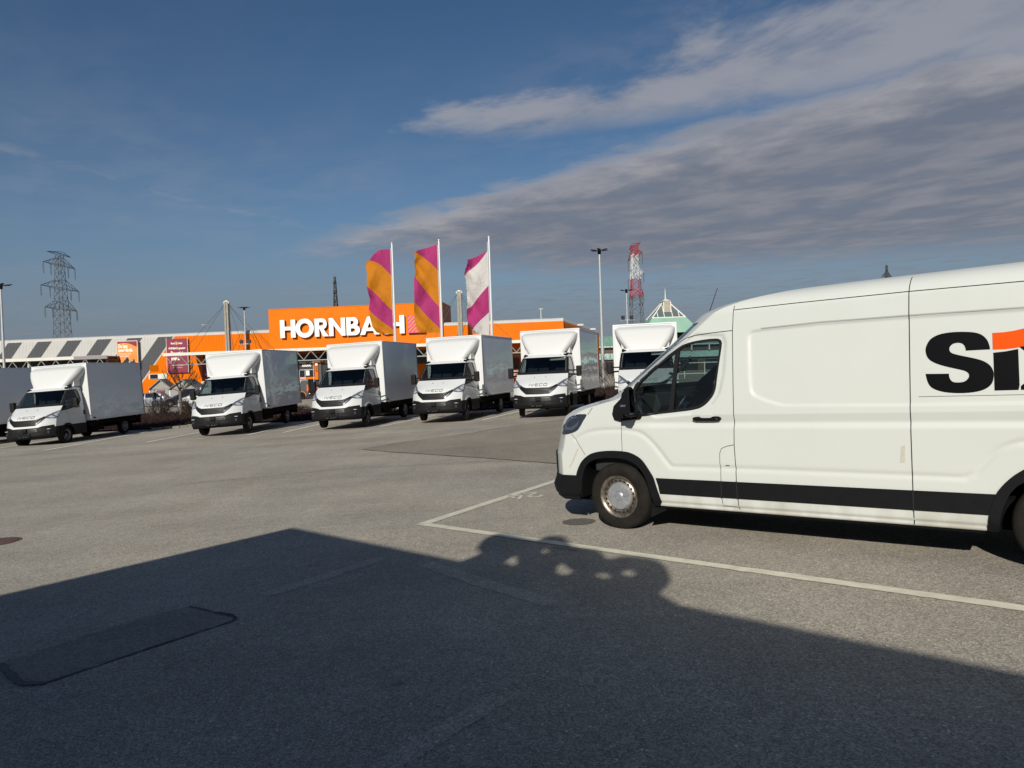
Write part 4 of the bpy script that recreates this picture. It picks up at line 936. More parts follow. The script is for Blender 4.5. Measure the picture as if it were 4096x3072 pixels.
    for sd in (1, -1): fplate('bumper_corner', [(sd * .46, .735), (sd * .63, .79), (sd * .945, .815), (sd * .955, .735)], GREYP, .010)
    for sd in (1, -1): fplate('bumper_scoop', [(sd * .48, .50), (sd * .62, .71), (sd * .90, .74), (sd * .93, .62), (sd * .74, .48)], BLACKP, .010)
    fplate('bumper_lip', [(-.93, .40), (.93, .40), (.90, .50), (.55, .545), (-.55, .545), (-.90, .50)], GREYP, .028, .03)
    pl = MB().box((.0, -1.03, .475), (.53, .02, .135)).build('plate_holder', BLACKP, t, bevel=.008)
    for x_, z_ in ((-.22, .52), (.22, .52), (-.14, .413), (0, .411), (.10, .412), (.17, .425), (-.2, .43)):
        MB().box((x_, -1.042, z_), (.018 if abs(x_) > .15 else .055, .006, .012)).build('chrome_clip', CHROME, pl)
    for x_ in (-.20, .22):
        MB().tube((x_, -.42, 1.405), (x_, -.44, 1.425), .014, .010, 8).build('washer_nozzle', TRIM, t)
    wp = MB(); wp.tube((-.72, -.12, 1.60), (-.12, -.205, 1.565), .012, .008, 6); wp.tube((.0, -.18, 1.60), (.55, -.165, 1.56), .012, .008, 6); wp.build('wiper', TRIM, t)
    # cab interior
    MB().bb((-.88, 1.22, .9), (.88, 1.26, 2.12)).build('cab_back_panel', INTER, t)
    MB().prism([(-.12, 1.47), (-.02, 1.565), (.36, 1.49), (.46, 1.30), (.1, 1.1)], -.86, .86, 'yz').build('dashboard', INTER, t)
    for x_ in (-.62, -.18, .48):
        st = MB().prism([(.85, 1.15), (.98, 1.75), (1.08, 1.75), (1.1, 1.1)], x_ - .20, x_ + .20, 'yz').build('seat', SEATM, t, bevel=.03)
        MB().prism([(.99, 1.78), (1.0, 1.98), (1.08, 1.98), (1.09, 1.78)], x_ - .125, x_ + .125, 'yz').build('headrest', SEATM, st, bevel=.03)
    sw = MB(); c = Vector((.48, .52, 1.52)); a = Vector((1, 0, 0)); b = Vector((0, .5, .86))
    sw.path([c + (a * math.cos(q) + b * math.sin(q)) * .2 for q in np.linspace(0, 6.283, 25)], .015, 6); sw.build('steering_wheel', INTER2, t)
    # wind deflector
    nv_, nu = 14, 24; V = []
    us = np.linspace(-1, 1, nu + 1)
    for j in range(nv_ + 1):
        v = j / nv_
        for u in us:
            a_ = abs(u); sg = 1 if u >= 0 else -1
            cr = .48 + .47 * v; eg = .86 + .235 * math.sin(min(v * 1.25, 1) * math.pi / 2) - .10 * max(0, v - .9) / .1
            bf = .54 + .36 * v + .20 * v * v; zb = 2.215; ztop = 3.10
            if a_ < .62:
                q = a_ / .62; x_ = q * cr; y_ = bf + .03 * q * q; zz = zb + (ztop - zb) * v - .012 * q * q
            else:
                q = (a_ - .62) / .38; x_ = cr + (eg - cr) * math.sin(q * math.pi / 2) ** .9; y_ = bf + .03 + (1.36 - bf - .03) * q ** 1.5
                zb2 = zb + .30 * q; zz = zb2 + (ztop - zb2) * v - .012
            if v > .88: y_ = y_ + (v - .88) * 1.2
            V.append((sg * x_, min(y_, 1.368), zz))
    w = nu + 1; F = [(j * w + i, j * w + i + 1, (j + 1) * w + i + 1, (j + 1) * w + i) for j in range(nv_) for i in range(nu)]
    de = link('wind_deflector', mesh('wind_deflector', V, F), t, DEFL, True)
    MB().bb((-.76, .62, 2.17), (.78, 1.33, 2.28)).build('deflector_base', DEFL, t, bevel=.03)
    for sd in (1, -1):
        MB().bb((sd * .70, .95, 2.26), (sd * .86, 1.365, 2.50)).build('deflector_bracket', DEFL, t, bevel=.02)
    # cargo box
    W, b0, b1, h0, h1 = 1.172, 1.37, 5.42, .80, 3.20
    MB().bb((-W + .01, b0 + .012, h0 + .01), (W - .01, b1 - .02, h1 - .01)).build('cargo_box', PANEL, t)
    fr = MB(); fr.bb((-W + .06, b0, h0 + .02), (W - .06, b0 + .03, h1 - .06)); fr.build('front_wall', BOXFRAME, t)
    for sd in (1, -1):
        MB().bb((sd * (W - .085), b0 - .008, h0), (sd * W, b0 + .085, h1 - .05)).build('corner_post', BOXFRAME, t, bevel=.03)
        MB().bb((sd * (W - .06), b0 + .085, h1 - .055), (sd * (W + .004), b1 - .04, h1)).build('roof_rail', BOXFRAME, t, bevel=.015)
        MB().bb((sd * (W - .05), b0 + .085, h0), (sd * (W + .006), b1 - .04, h0 + .06)).build('bottom_rail', BOXFRAME, t, bevel=.01)
        MB().bb((sd * (W - .05), b1 - .04, h0), (sd * (W + .006), b1, h1 + .012)).build('rear_post', STEEL, t)
        MB().box((sd * (W + .004), b0 + .22, h0 + .10), (.012, .14, .055)).build('type_plate', GREYP, t)
        for y_ in (1.78, 4.75): MB().box((sd * (W - .01), y_, h0 - .02), (.02, .07, .03)).build('side_marker', AMBER, t)
    MB().bb((-W, b0 - .008, h1 - .05), (W, b0 + .085, h1 + .004)).build('front_rail', BOXFRAME, t, bevel=.03)
    MB().bb((-W + .06, b0 + .085, h1 - .012), (W - .06, b1 - .04, h1 - .002)).build('roof_panel', BOXFRAME, t)
    MB().bb((-1.05, b1 - .03, h0), (1.05, b1 + .01, h1 - .03)).build('rear_door', BOXFRAME, t)
    # chassis
    ch = MB(); ch.bb((-.45, -.6, .42), (-.33, 5.5, .64)); ch.bb((.33, -.6, .42), (.45, 5.5, .64)); ch.bb((-.9, -.7, .30), (.9, 1.2, .50)); ch.bb((-1.0, 1.45, .58), (1.0, 5.35, .80)); ch.build('chassis', UNDER, t)
    tk = MB(); tk.bb((.45, 1.7, .35), (.92, 2.6, .70)); MB().bb((-.92, 1.6, .35), (-.45, 2.8, .70)).build('side_locker', UNDER, t); tk.build('fuel_tank', UNDER, t, bevel=.04); MB().bb((-.95, 5.3, .40), (.95, 5.42, .55)).build('rear_underrun_bar', UNDER, t)
    # mudguards and wheels
    def wheel(x_, y_, sd, dual=False):
        s = sd; R = .345
        prof = [(.19, -.09 * s), (.27, -.10 * s), (.32, -.095 * s), (R, -.07 * s), (R, .07 * s), (.32, .098 * s), (.26, .105 * s), (.215, .09 * s)]
        w_ = MB().lathe(prof, 36, 'x').build('wheel', RUBBER, t, True); w_.location = (x_, y_, R)
        dz = -.05 if dual else 0
        MB().lathe([(0, (.06 + dz) * s), (.05, (.075 + dz) * s), (.075, (.05 + dz) * s), (.085, (.02 + dz) * s), (.15, (.015 + dz) * s), (.175, .04 * s), (.19, .075 * s), (.222, .092 * s), (.222, .07 * s), (.19, -.05 * s)], 32, 'x').build('rim', STEEL, w_, True)
        for i in range(8):
            an = 6.283 * i / 8; yy, zz = .135 * math.cos(an), .135 * math.sin(an)
            MB().tube((((.022 + dz) * s), yy, zz), ((.024 + dz) * s, yy, zz), .024, .024, 8).build('vent_hole', SEAM, w_)
        if dual:
            w2 = MB().lathe([(.19, -.09), (.32, -.095), (R, -.07), (R, .07), (.32, .098), (.19, .09)], 28, 'x').build('inner_wheel', RUBBER, t, True); w2.location = (x_ - sd * .26, y_, R)
    for sd in (1, -1):
        wheel(sd * .86, .10, sd); wheel(sd * .86, 4.10, sd, False)
        m = MB(); Q = [(4.10 + .42 * math.cos(a_), .36 + .40 * math.sin(a_)) for a_ in np.linspace(.25, math.pi - .25, 15)]; k = len(Q)
        V = [(sd * .99, p[0], p[1]) for p in Q] + [(sd * .70, p[0], p[1]) for p in Q]
        m.add(V, [(i, i + 1, i + 1 + k, i + k) for i in range(k - 1)]); m.build('mudguard', UNDER, t)
        MB().box((sd * .80, 4.62, .32), (.30, .012, .36)).build('mud_flap', BLACKP, t)
        MB().box((sd * .80, 5.44, .60), (.26, .05, .10)).build('tail_lamp', REDLENS, t)
    return t
def copy_tree(o, parent=None):
    c = o.copy(); COL.objects.link(c); c.parent = parent
    for ch in o.children: copy_tree(ch, c)
    return c
TRUCKS = [  # X, Y, Z, tilt, yaw, nose pitch, label
    (-18.669, 28.125, -.622, 2.66, 1.90, .6, 'white box truck left of the bare tree, below the grey striped wall'),
    (-22.95, 28.20, -.70, 2.6, 1.5, .5, 'white box truck at the left edge, only its grey shaded box in view'),
    (-11.109, 27.359, -.348, 2.94, 2.84, .5, 'white box truck just right of the bare tree, reflections wavering on its shaded side'),
    (-6.356, 26.669, -.190, 1.74, 11.57, .4, 'white box truck under the orange store sign, left flagpole rising behind its box'),
    (-2.598, 26.688, -.0675, 1.07, 17.07, .3, 'white box truck standing below the pink and white flag'),
    (1.146, 25.922, .030, .63, 16.27, .2, 'white box truck next to the tall lamp post, its box before the orange store corner'),
    (4.743, 24.923, .090, .43, 10.07, 0, 'white box truck half hidden behind the near panel van, rightmost of the row')]
proto = build_truck()
for i, (X, Y, Zt, tau, th, pit, lab) in enumerate(TRUCKS):
    o = proto if i == 0 else copy_tree(proto)
    ta, t_, pp = rad(tau), rad(th), rad(pit)
    fw = Vector((-math.sin(t_), -math.cos(t_), 0)); a = Vector((math.cos(t_) * math.cos(ta), -math.sin(t_) * math.cos(ta), math.sin(ta))); b = -fw
    b = (b + Vector((0, 0, math.sin(pp)))).normalized(); u = a.cross(b).normalized(); b = u.cross(a)
    m = Matrix.Identity(4)
    for k in range(3): m[k][0] = a[k]; m[k][1] = b[k]; m[k][2] = u[k]
    m.translation = (X, Y, Zt)
    o.matrix_world = m
    steer = rad((0, 0, 4, 10, 12, 12, 9)[i])
    for c in o.children:
        if c.name.startswith('wheel') and not c.name.startswith('wheel_') and abs(c.location.y) < 1: c.rotation_euler.z = steer
    if i in (5, 6):
        MB().bb((.20, .43, 2.01), (.78, .455, 2.105)).build('sun_visor', FASCIA, o)
    tag(o, lab, 'truck', 'white box trucks parked in a row')

# ------------------------------------------------------------------ the store
AL = rad(-5.1463)
FE = Vector((math.cos(AL), math.sin(AL), 0)); FN = Vector((math.sin(AL), -math.cos(AL), 0)); FO = Vector((0, 84.9258, 0))
FM = Matrix.Identity(4)          # x along the facade, -y towards the viewer, z up
for i in range(3): FM[i][0] = FE[i]; FM[i][1] = -FN[i]
FM.translation = FO
def facade_material():
    m = D.materials.new('striped_cladding'); m.use_nodes = True; nt = m.node_tree; N = nt.nodes; L = nt.links.new; b = N['Principled BSDF']
    tc = N.new('ShaderNodeTexCoord'); sx = N.new('ShaderNodeSeparateXYZ'); L(tc.outputs['Object'], sx.inputs[0])
    def mt(op, a, bb=None):
        k = N.new('ShaderNodeMath'); k.operation = op
        for i, q in enumerate((a, bb)):
            if q is None: continue
            if isinstance(q, (int, float)): k.inputs[i].default_value = q
            else: L(q, k.inputs[i])
        return k.outputs[0]
    x, z = sx.outputs[0], sx.outputs[2]
    q = mt('SUBTRACT', x, mt('MULTIPLY', mt('SUBTRACT', z, 7.41), 0.80))
    fr = mt('FRACT', mt('DIVIDE', mt('ADD', q, 64.35 + 4.03 * 4), 4.03))
    band = mt('MULTIPLY', mt('LESS_THAN', fr, 0.49), mt('LESS_THAN', z, 7.43))
    low = mt('MAXIMUM', mt('GREATER_THAN', z, 5.43), mt('GREATER_THAN', q, -50))
    band = mt('MULTIPLY', band, low)
    org = mt('MULTIPLY', mt('GREATER_THAN', q, -42.03), mt('LESS_THAN', z, 7.44))
    n = N.new('ShaderNodeTexNoise'); n.inputs['Scale'].default_value = 0.7; n.inputs['Detail'].default_value = 5; L(tc.outputs['Object'], n.inputs['Vector'])
    c1 = N.new('ShaderNodeMix'); c1.data_type = 'RGBA'; L(band, c1.inputs[0]); c1.inputs[6].default_value = (0.47, 0.46, 0.435, 1); c1.inputs[7].default_value = (0.085, 0.088, 0.094, 1)
    c2 = N.new('ShaderNodeMix'); c2.data_type = 'RGBA'; L(org, c2.inputs[0]); L(c1.outputs[2], c2.inputs[6]); c2.inputs[7].default_value = (0.655, 0.150, 0.0, 1)
    c3 = N.new('ShaderNodeMix'); c3.data_type = 'RGBA'; c3.blend_type = 'MULTIPLY'; c3.inputs[0].default_value = 1; L(c2.outputs[2], c3.inputs[6])
    rr = N.new('ShaderNodeMapRange'); L(n.outputs['Fac'], rr.inputs[0]); rr.inputs[3].default_value = 0.88; rr.inputs[4].default_value = 1.10; L(rr.outputs[0], c3.inputs[7])
    L(c3.outputs[2], b.inputs['Base Color']); b.inputs['Roughness'].default_value = 0.5; b.inputs['Specular IOR Level'].default_value = 0.12
    return m
CLAD = facade_material()
def gl(s, off=0.0):     # ground height at a facade position
    p = FM @ Vector((s, -off, 0)); return g1(p.x, p.y)
def build_store():
    st = empty('hardware_store', FM, 'long hardware store with ribbed orange and grey striped cladding and a tall orange sign block', 'building')
    # ribbed cladding with rounded eave
    def ribs(name, s0, s1, side=False, m=CLAD, z0=-1.2):
        prof = [(z0, 0.0), (7.36, 0.0)] + [(7.36 + .46 * math.sin(a), .46 - .46 * math.cos(a)) for a in np.linspace(.2, math.pi / 2, 7)] + [(7.84, 1.2)]
        V = []; xs = []
        x = s0
        while x < s1: xs += [(x, 0), (x + .07, 0), (x + .10, 1), (x + .17, 1)]; x += .20
        for xx, up in xs:
            for z, y in prof:
                V.append((xx, y - .035 * up, z + (.03 * up if y > .1 else 0)))
        k = len(prof); F = [(i * k + j, (i + 1) * k + j, (i + 1) * k + j + 1, i * k + j + 1) for i in range(len(xs) - 1) for j in range(k - 1)]
        return link(name, mesh(name, V, F), st, m)
    ribs('front_wall', -82, 6.28)
    MB().tube((3.7, .8, 7.8), (3.7, .8, 9.1), .045, .03, 6).build('roof_mast', FRAMEW, st); MB().tube((3.45, .8, 9.0), (3.95, .8, 9.05), .03, n=6).build('mast_arm', FRAMEW, st)
    # right gable side (in shade), grey rolled eave, roof
    sd = MB(); x = 0
    prof = [(-1.2, 0), (7.36, 0)]
    V = []; n = 0
    y = 0.05
    while y < 31: 
        for yy, up in ((y, 0), (y + .14, 0), (y + .2, 1), (y + .34, 1)): V += [(6.28 + .035 * up + .168 * yy, yy, -1.2), (6.28 + .035 * up + .168 * yy, yy, 7.36)]; n += 1
        y += .4
    F = [(2 * i, 2 * i + 2, 2 * i + 3, 2 * i + 1) for i in range(n - 1)]
    link('side_wall', mesh('side_wall', V, F), st, ORANGE)
    m = MB(); Q = [(6.30 - .0, 7.36)] + [(6.30 - .46 + .46 * math.cos(a), 7.36 + .46 * math.sin(a)) for a in np.linspace(.2, math.pi / 2, 7)]
    V = [(q[0] + .05, .3, q[1]) for q in Q] + [(q[0] + .168 * 31.4, 31.4, q[1]) for q in Q]; k = len(Q); m.add(V, [(i, i + 1, i + 1 + k, i + k) for i in range(k - 1)]); m.build('side_eave', LIGHTGREY, st, True)
    MB().bb((-82, 1.0, 7.6), (6.1, 38, 7.82)).build('roof', LIGHTGREY, st)
    MB().bb((-82, 37.9, -1.2), (6.2, 38.2, 7.7)).build('rear_wall', LIGHTGREY, st)
    for y in (10.5, 22.0):
        MB().bb((6.30 + .168 * y, y, 7.40), (7.1 + .168 * y, y + .9, 7.66)).build('flood_lamp', GALV, st, bevel=.03)
    # sign block
    MB().bb((-29.68, -.30, 4.6), (-8.08, 5.5, 10.2)).build('sign_block', ORANGEP, st)
    sb = st.children[-1] if False else [c for c in st.children if c.name.startswith('sign_block')][0]
    MB().bb((-29.72, -.34, 10.2), (-8.04, 5.5, 10.27)).build('coping', ORANGE, sb)
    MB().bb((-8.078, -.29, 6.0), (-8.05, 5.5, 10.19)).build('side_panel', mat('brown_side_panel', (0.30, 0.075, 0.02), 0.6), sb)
    # letters
    z0, z1 = 6.66, 8.84
    def ring(cx, cz, ro, ri): return [arc(cx, cz, ro[0], ro[1], 0, 352, 44), arc(cx, cz, ri[0], ri[1], 0, 352, 44)]
    Lt = []
    Lt.append([[(-28.08, z0), (-27.50, z0), (-27.50, 7.56), (-26.73, 7.56), (-26.73, z0), (-26.14, z0), (-26.14, z1), (-26.73, z1), (-26.73, 8.01), (-27.50, 8.01), (-27.50, z1), (-28.08, z1)]])
    Lt.append(ring(-24.98, 7.75, (1.15, 1.16), (.60, .61)))
    Lt.append([[(-23.74, z0), (-23.17, z0), (-23.17, 7.72), (-22.72, z0), (-21.98, z0), (-22.62, 7.52)] + [(-22.45, 7.66)] + arc(-22.72, 8.19, .52, .65, -45, 90, 12) + [(-23.74, z1)], [(-23.17, 7.98), (-22.85, 7.98)] + arc(-22.82, 8.19, .18, .20, -80, 80, 8) + [(-23.17, 8.40)]])
    Lt.append([[(-21.95, z0), (-21.40, z0), (-21.40, 7.98), (-20.40, z0), (-19.92, z0), (-19.92, z1), (-20.46, z1), (-20.46, 7.46), (-21.44, z1), (-21.95, z1)]])
    Lt.append([[(-19.79, z0), (-18.86, z0)] + arc(-18.78, 7.28, .68, .62, -90, 62, 12) + arc(-18.87, 8.27, .56, .57, -25, 90, 10) + [(-19.79, z1)], [(-19.24, 7.06), (-18.95, 7.06)] + arc(-18.93, 7.28, .20, .22, -85, 85, 8) + [(-19.24, 7.50)], [(-19.24, 7.98), (-19.05, 7.98)] + arc(-19.03, 8.20, .17, .20, -85, 85, 8) + [(-19.24, 8.40)]])
    Lt.append([[(-18.13, z0), (-17.51, z0), (-17.34, 7.10), (-16.50, 7.10), (-16.33, z0), (-15.70, z0), (-16.66, z1), (-17.18, z1)], [(-17.17, 7.50), (-16.67, 7.50), (-16.92, 8.15)]])
    Lt.append([arc(-14.80, 7.75, 1.12, 1.14, 42, 318, 30) + arc(-14.80, 7.75, .56, .58, 312, 48, 24)])
    Lt.append([[(x + 13.96 + .0 - 28.08 + 14.11 - 14.04 + 0.0 + 13.0, z) if False else (x + 13.5, z) for x, z in Lt[0][0]]])
    for P in Lt:
        o = curve_mesh('sign_letter', P, .16, LETW, sb); o.location = (0, -.62, 0)
        # brown painted on the letter sides stands in for their shadow
        o.data.materials.append(LETSHADE)
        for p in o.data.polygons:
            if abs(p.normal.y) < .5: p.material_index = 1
    # emblem with diagonal stripes
    em = MB().bb((-12.26, -.75, 6.66), (-10.08, -.42, 8.80)).build('emblem', mat('magenta_panel', (0.40, 0.028, 0.16), 0.45), sb)
    for k in range(7):
        c0 = -1.55 + k * .50
        P = []
        x0, x1 = -12.20, -10.14; za, zb = 6.72, 8.74
        pts = []
        for xx in np.linspace(x0, x1, 24):
            a = za + (xx - x0) + c0; pts.append((xx, a))
        lo = [(xx, max(za, min(zb, a))) for xx, a in pts]; hi = [(xx, max(za, min(zb, a + .27))) for xx, a in pts]
        mm = MB()
        for i in range(len(lo) - 1):
            if hi[i][1] - lo[i][1] > .001 or hi[i + 1][1] - lo[i + 1][1] > .001:
                mm.add([(lo[i][0], -.765, lo[i][1]), (lo[i + 1][0], -.765, lo[i + 1][1]), (hi[i + 1][0], -.765, hi[i + 1][1]), (hi[i][0], -.765, hi[i][1])], [(0, 1, 2, 3)])
        if mm.v: mm.build('emblem_stripe', mat('emblem_orange', (0.85, 0.16, 0.02), 0.45) if k == 0 else D.materials['emblem_orange'], em)
    # entrance zone below the canopy
    MB().bb((-45.43, -.06, 3.18), (-44.36, .0, 3.93)).build('wall_hatch', mat('ochre_hatch', (0.36, 0.080, 0.0), 0.9, spec=0.03), st)
    MB().bb((-45.6, -.10, 2.20), (-43.2, .0, 2.84)).build('plinth_band', FASCIA, st)
    MB().bb((-45.4, -.14, 2.25), (-44.4, -.08, 2.78)).build('window', STOREG, st)
    for k_ in range(18): MB().bb((-38.4 + k_ * 1.74, -.12, 2.95), (-38.4 + k_ * 1.74 + 1.66, -.05, 4.98)).build('upper_window', STORED, st)
    v = MB().bb((-26.3, -6.0, gl(-25, 6) - .3), (-18, -.04, 3.72)).build('entrance_porch', STORED, st)
    MB().bb((-26.11, -6.08, 2.75), (-24.39, -6.0, 3.69)).build('exit_board', PRINTK, v)
    text_mesh('exit_lettering', 'AUSGANG', .40, PRINTW, v, Matrix.Translation((-25.19, -6.09, 3.22)), bold=.055, sx=.60)
    for a, b in (((-26.16, 2.66), (-26.11, 0)), ((-25.46, 2.66), (-25.38, 0)), ((-24.39, 3.72), (-24.32, 0)), ((-26.11, 2.66), (-24.3, 2.74))):
        MB().bb((a[0], -6.07, min(a[1], b[1])), (b[0], -6.005, max(a[1], b[1]))).build('door_frame', GALV, v)
    MB().bb((-26.08, -6.05, 1.55), (-25.46, -6.012, 1.80)).build('safety_band', mat('pink_band', (0.75, 0.33, 0.24), 0.5), v)
    MB().bb((-25.36, -6.05, 1.55), (-24.14, -6.012, 1.80)).build('safety_band', ORANGEP, v)
    MB().bb((-25.3, -6.06, 2.0), (-24.88, -6.02, 2.6)).build('notice_sheet', PRINTW, v)
    MB().bb((-26.05, -6.03, .2), (-24.4, -6.008, 2.65)).build('door_glass', STOREG, v)
    MB().bb((-24.12, -6.30, 1.45), (-23.68, -6.10, 3.66)).build('orange_pillar_sign', ORANGEP, v)
    MB().bb((-23.68, -6.30, 3.47), (-23.05, -6.10, 3.66)).build('orange_lintel_sign', ORANGEP, v)
    MB().bb((-24.0, -6.32, 3.20), (-23.72, -6.302, 3.52)).build('pillar_logo', PRINTW, v)
    for k in range(5): MB().bb((-23.98, -6.32, 2.4 + k * .15), (-23.76, -6.302, 2.48 + k * .15)).build('pillar_text', PRINTK, v)
    MB().bb((-23.64, -6.20, .0), (-23.30, -6.05, 3.45)).build('grey_door_leaf', mat('grey_leaf', (.05, .055, .055), .5), v)
    # the porch stands 6 m before the wall: bring its parts to that distance
    for ob in [v] + list(v.children):
        for vt in ob.data.vertices: vt.co.x = 7.6 + (vt.co.x - 7.6) * .929; vt.co.z = 1.7 + (vt.co.z - 1.7) * .929
    # shaded wall bits right of the entrance
    MB().bb((-6, -.2, 3.45), (2.0, -.05, 3.6)).build('rail', FASCIAD, st)
    MB().bb((-2.6, -.3, 1.2), (1.0, -.06, 3.2)).build('shutter', mat('brown_shutter', (0.055, 0.018, 0.010), .6), st)
    MB().bb((-1.4, -1.2, .9), (.9, -.4, 1.9)).build('display_shelf', mat('orange_crates', (0.55, .12, .02), .6, var=.5, vscale=4, dirt=(.35, .33, .3)), st)
    for k, sx_ in enumerate((-37, -33.2, -20.0, -15)):
        MB().bb((sx_, -.12, .4), (sx_ + 1.6, -.04, 3.4)).build('shop_window', STOREG, st)
    return st
STORE = build_store()
def canopy(name, s0, s1, off, fz0, fz1, cz0, cz1, label, depth=7.0, step=1.72, fm=FASCIA, dark=None, phase=0.0):
    c = empty(name, FM, label, 'canopy', 'canopies along the store front')
    MB().bb((s0, -off, fz0), (s1, -off + .22, fz1)).build('fascia_beam', fm, c)
    MB().bb((s0 + .02, -off + .22, fz1 - .14), (s1 - .02, -.06, fz1 - .02)).build('canopy_roof', FASCIAD, c)
    MB().bb((s0 + (1.4 if s0 > -60 else .1), -off + .04, cz0), (s1 - .1, -off + .14, cz1)).build('lower_chord', TRUSS, c)
    x = s0 + .3 + phase; k = 0
    while x + step / 2 < s1:
        a, b = (x, fz0), (x + step / 2, cz1)
        if k % 2: a, b = (x, cz1), (x + step / 2, fz0)
        MB().tube((a[0], -off + .09, a[1]), (b[0], -off + .09, b[1]), .055, n=6).build('truss_diagonal', TRUSS, c)
        x += step / 2; k += 1
    s = s0 + 6
    while s < s1 - 1:
        MB().bb((s - .12, -off + .3, gl(s, off) - .3), (s + .12, -off + .54, fz1 - .14)).build('canopy_post', GALV, c); s += 9.5
    return c
canopy('entrance_canopy', -39.47, 3.2, 7.0, 4.74, 5.07, 3.63, 3.74, 'cream edged flat canopy with steel lattice beam over the orange store entrance')
cf = canopy('goods_canopy', -75, -49.0, 3.0, 4.90, 5.24, 3.55, 3.66, 'long dark canopy with lattice beam below the grey striped wall on the left', 3.0, 1.9)
MB().bb((-53.28, -3.03, 4.86), (-49.0, -2.99, 5.27)).build('brown_fascia', FASCIAD, cf)
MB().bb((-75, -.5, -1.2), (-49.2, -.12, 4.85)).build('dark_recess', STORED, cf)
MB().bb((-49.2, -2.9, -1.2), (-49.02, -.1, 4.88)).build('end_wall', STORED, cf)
def mast(s, off, label):
    o = empty('canopy_mast', FM @ Matrix.Translation((s, -off, gl(s, off))), label, 'mast', 'cable masts of the canopy')
    zt = 11.0 - gl(s, off)
    p = MB()
    for dx in (-.14, .14): p.bb((dx - .11, -.22, -.2), (dx + .11, .22, zt))
    p.bb((-.04, -.12, 0), (.04, .12, zt)); p.build('post', CONC, o)
    MB().prism([(-.38, zt - .12), (-.12, zt - .50), (.12, zt - .50), (.38, zt - .12), (.30, zt + .02), (.0, zt + .16), (-.30, zt + .02)], -.15, .15, 'xz').build('head', FASCIA, o, bevel=.03)
    gzz = 5.0 - gl(s, off)
    for dx, dy in ((-4.4, -2.6), (-2.8, -2.8), (2.0, -2.8), (3.2, -2.6), (6.4, -2.5), (2.6, 3.8)):
        MB().tube((.2 * (1 if dx > 0 else -1), 0, zt - .25), (dx, dy, gzz), .022, n=6).build('stay_cable', CABLE, o)
mast(-33.1, 4.0, 'twin concrete mast with stay cables left of the store name')
mast(-5.35, 4.0, 'twin concrete mast with stay cables behind the pink and white flag')
# banners on the facade
def banner1():
    s0, s1, z0, z1 = -49.30, -46.64, 4.30, 7.04
    b = empty('poster_board', FM @ Matrix.Translation((s0, -.55, z0)), 'orange and maroon poster with white words and dark gloves on the striped wall', 'poster')
    w, h = s1 - s0, z1 - z0
    MB().bb((0, 0, -.6), (w, .10, h)).build('poster_panel', BANORANGE, b)
    P = [(0.06, h - .06), (0.06, h - .30), (.45, h - .26), (.85, h - .20), (1.2, h - .24), (1.6, h - .32), (1.95, h - .45), (2.25, h - .62), (w - .06, h - .75), (w - .06, h - .06)]
    MB().prism(P, -.006, -.001, 'xz').build('maroon_corner', MAROON, b)
    for a, bb in (((-.05, -.6), (.0, h + .05)), ((w, -.6), (w + .05, h + .05)), ((-.05, h), (w + .05, h + .05))): MB().bb((a[0], -.03, a[1]), (bb[0], .12, bb[1])).build('poster_frame', FASCIA, b)
    X = lambda x, z: Matrix.Translation((x, -.012, z))
    text_mesh('poster_text', 'Du hast', .62, PRINTW, b, X(.16, h - .62), bold=.03, sx=.62, align='LEFT')
    text_mesh('poster_text', 'zwei H\u00e4nde.', .62, PRINTW, b, X(.16, h - 1.12), bold=.03, sx=.62, align='LEFT')
    text_mesh('poster_text', 'Wir haben alles, um sie', .23, PRINTW, b, X(.18, h - 1.58), bold=.015, sx=.72, align='LEFT')
    text_mesh('poster_text', 'gl\u00fccklich zu machen.', .23, PRINTW, b, X(.18, h - 1.86), bold=.015, sx=.72, align='LEFT')
    P = catmull([(.62, -.3), (.66, .12), (.80, .22), (.88, .42), (1.0, .38), (1.08, .62), (1.2, .60), (1.28, .74), (1.42, .66), (1.46, .46), (1.62, .36), (1.80, .18), (2.02, .26), (2.08, .50), (2.22, .44), (2.26, .20), (2.36, .05), (2.4, -.3)], 2)
    MB().prism(P, -.008, -.002, 'xz').build('glove_print', PRINTK, b)
    MB().prism([(1.4, .0), (1.55, .45), (1.72, .40), (1.66, .0)], -.012, -.009, 'xz').build('glove_highlight', mat('grey_print', (.3, .29, .28), .6), b)
banner1()
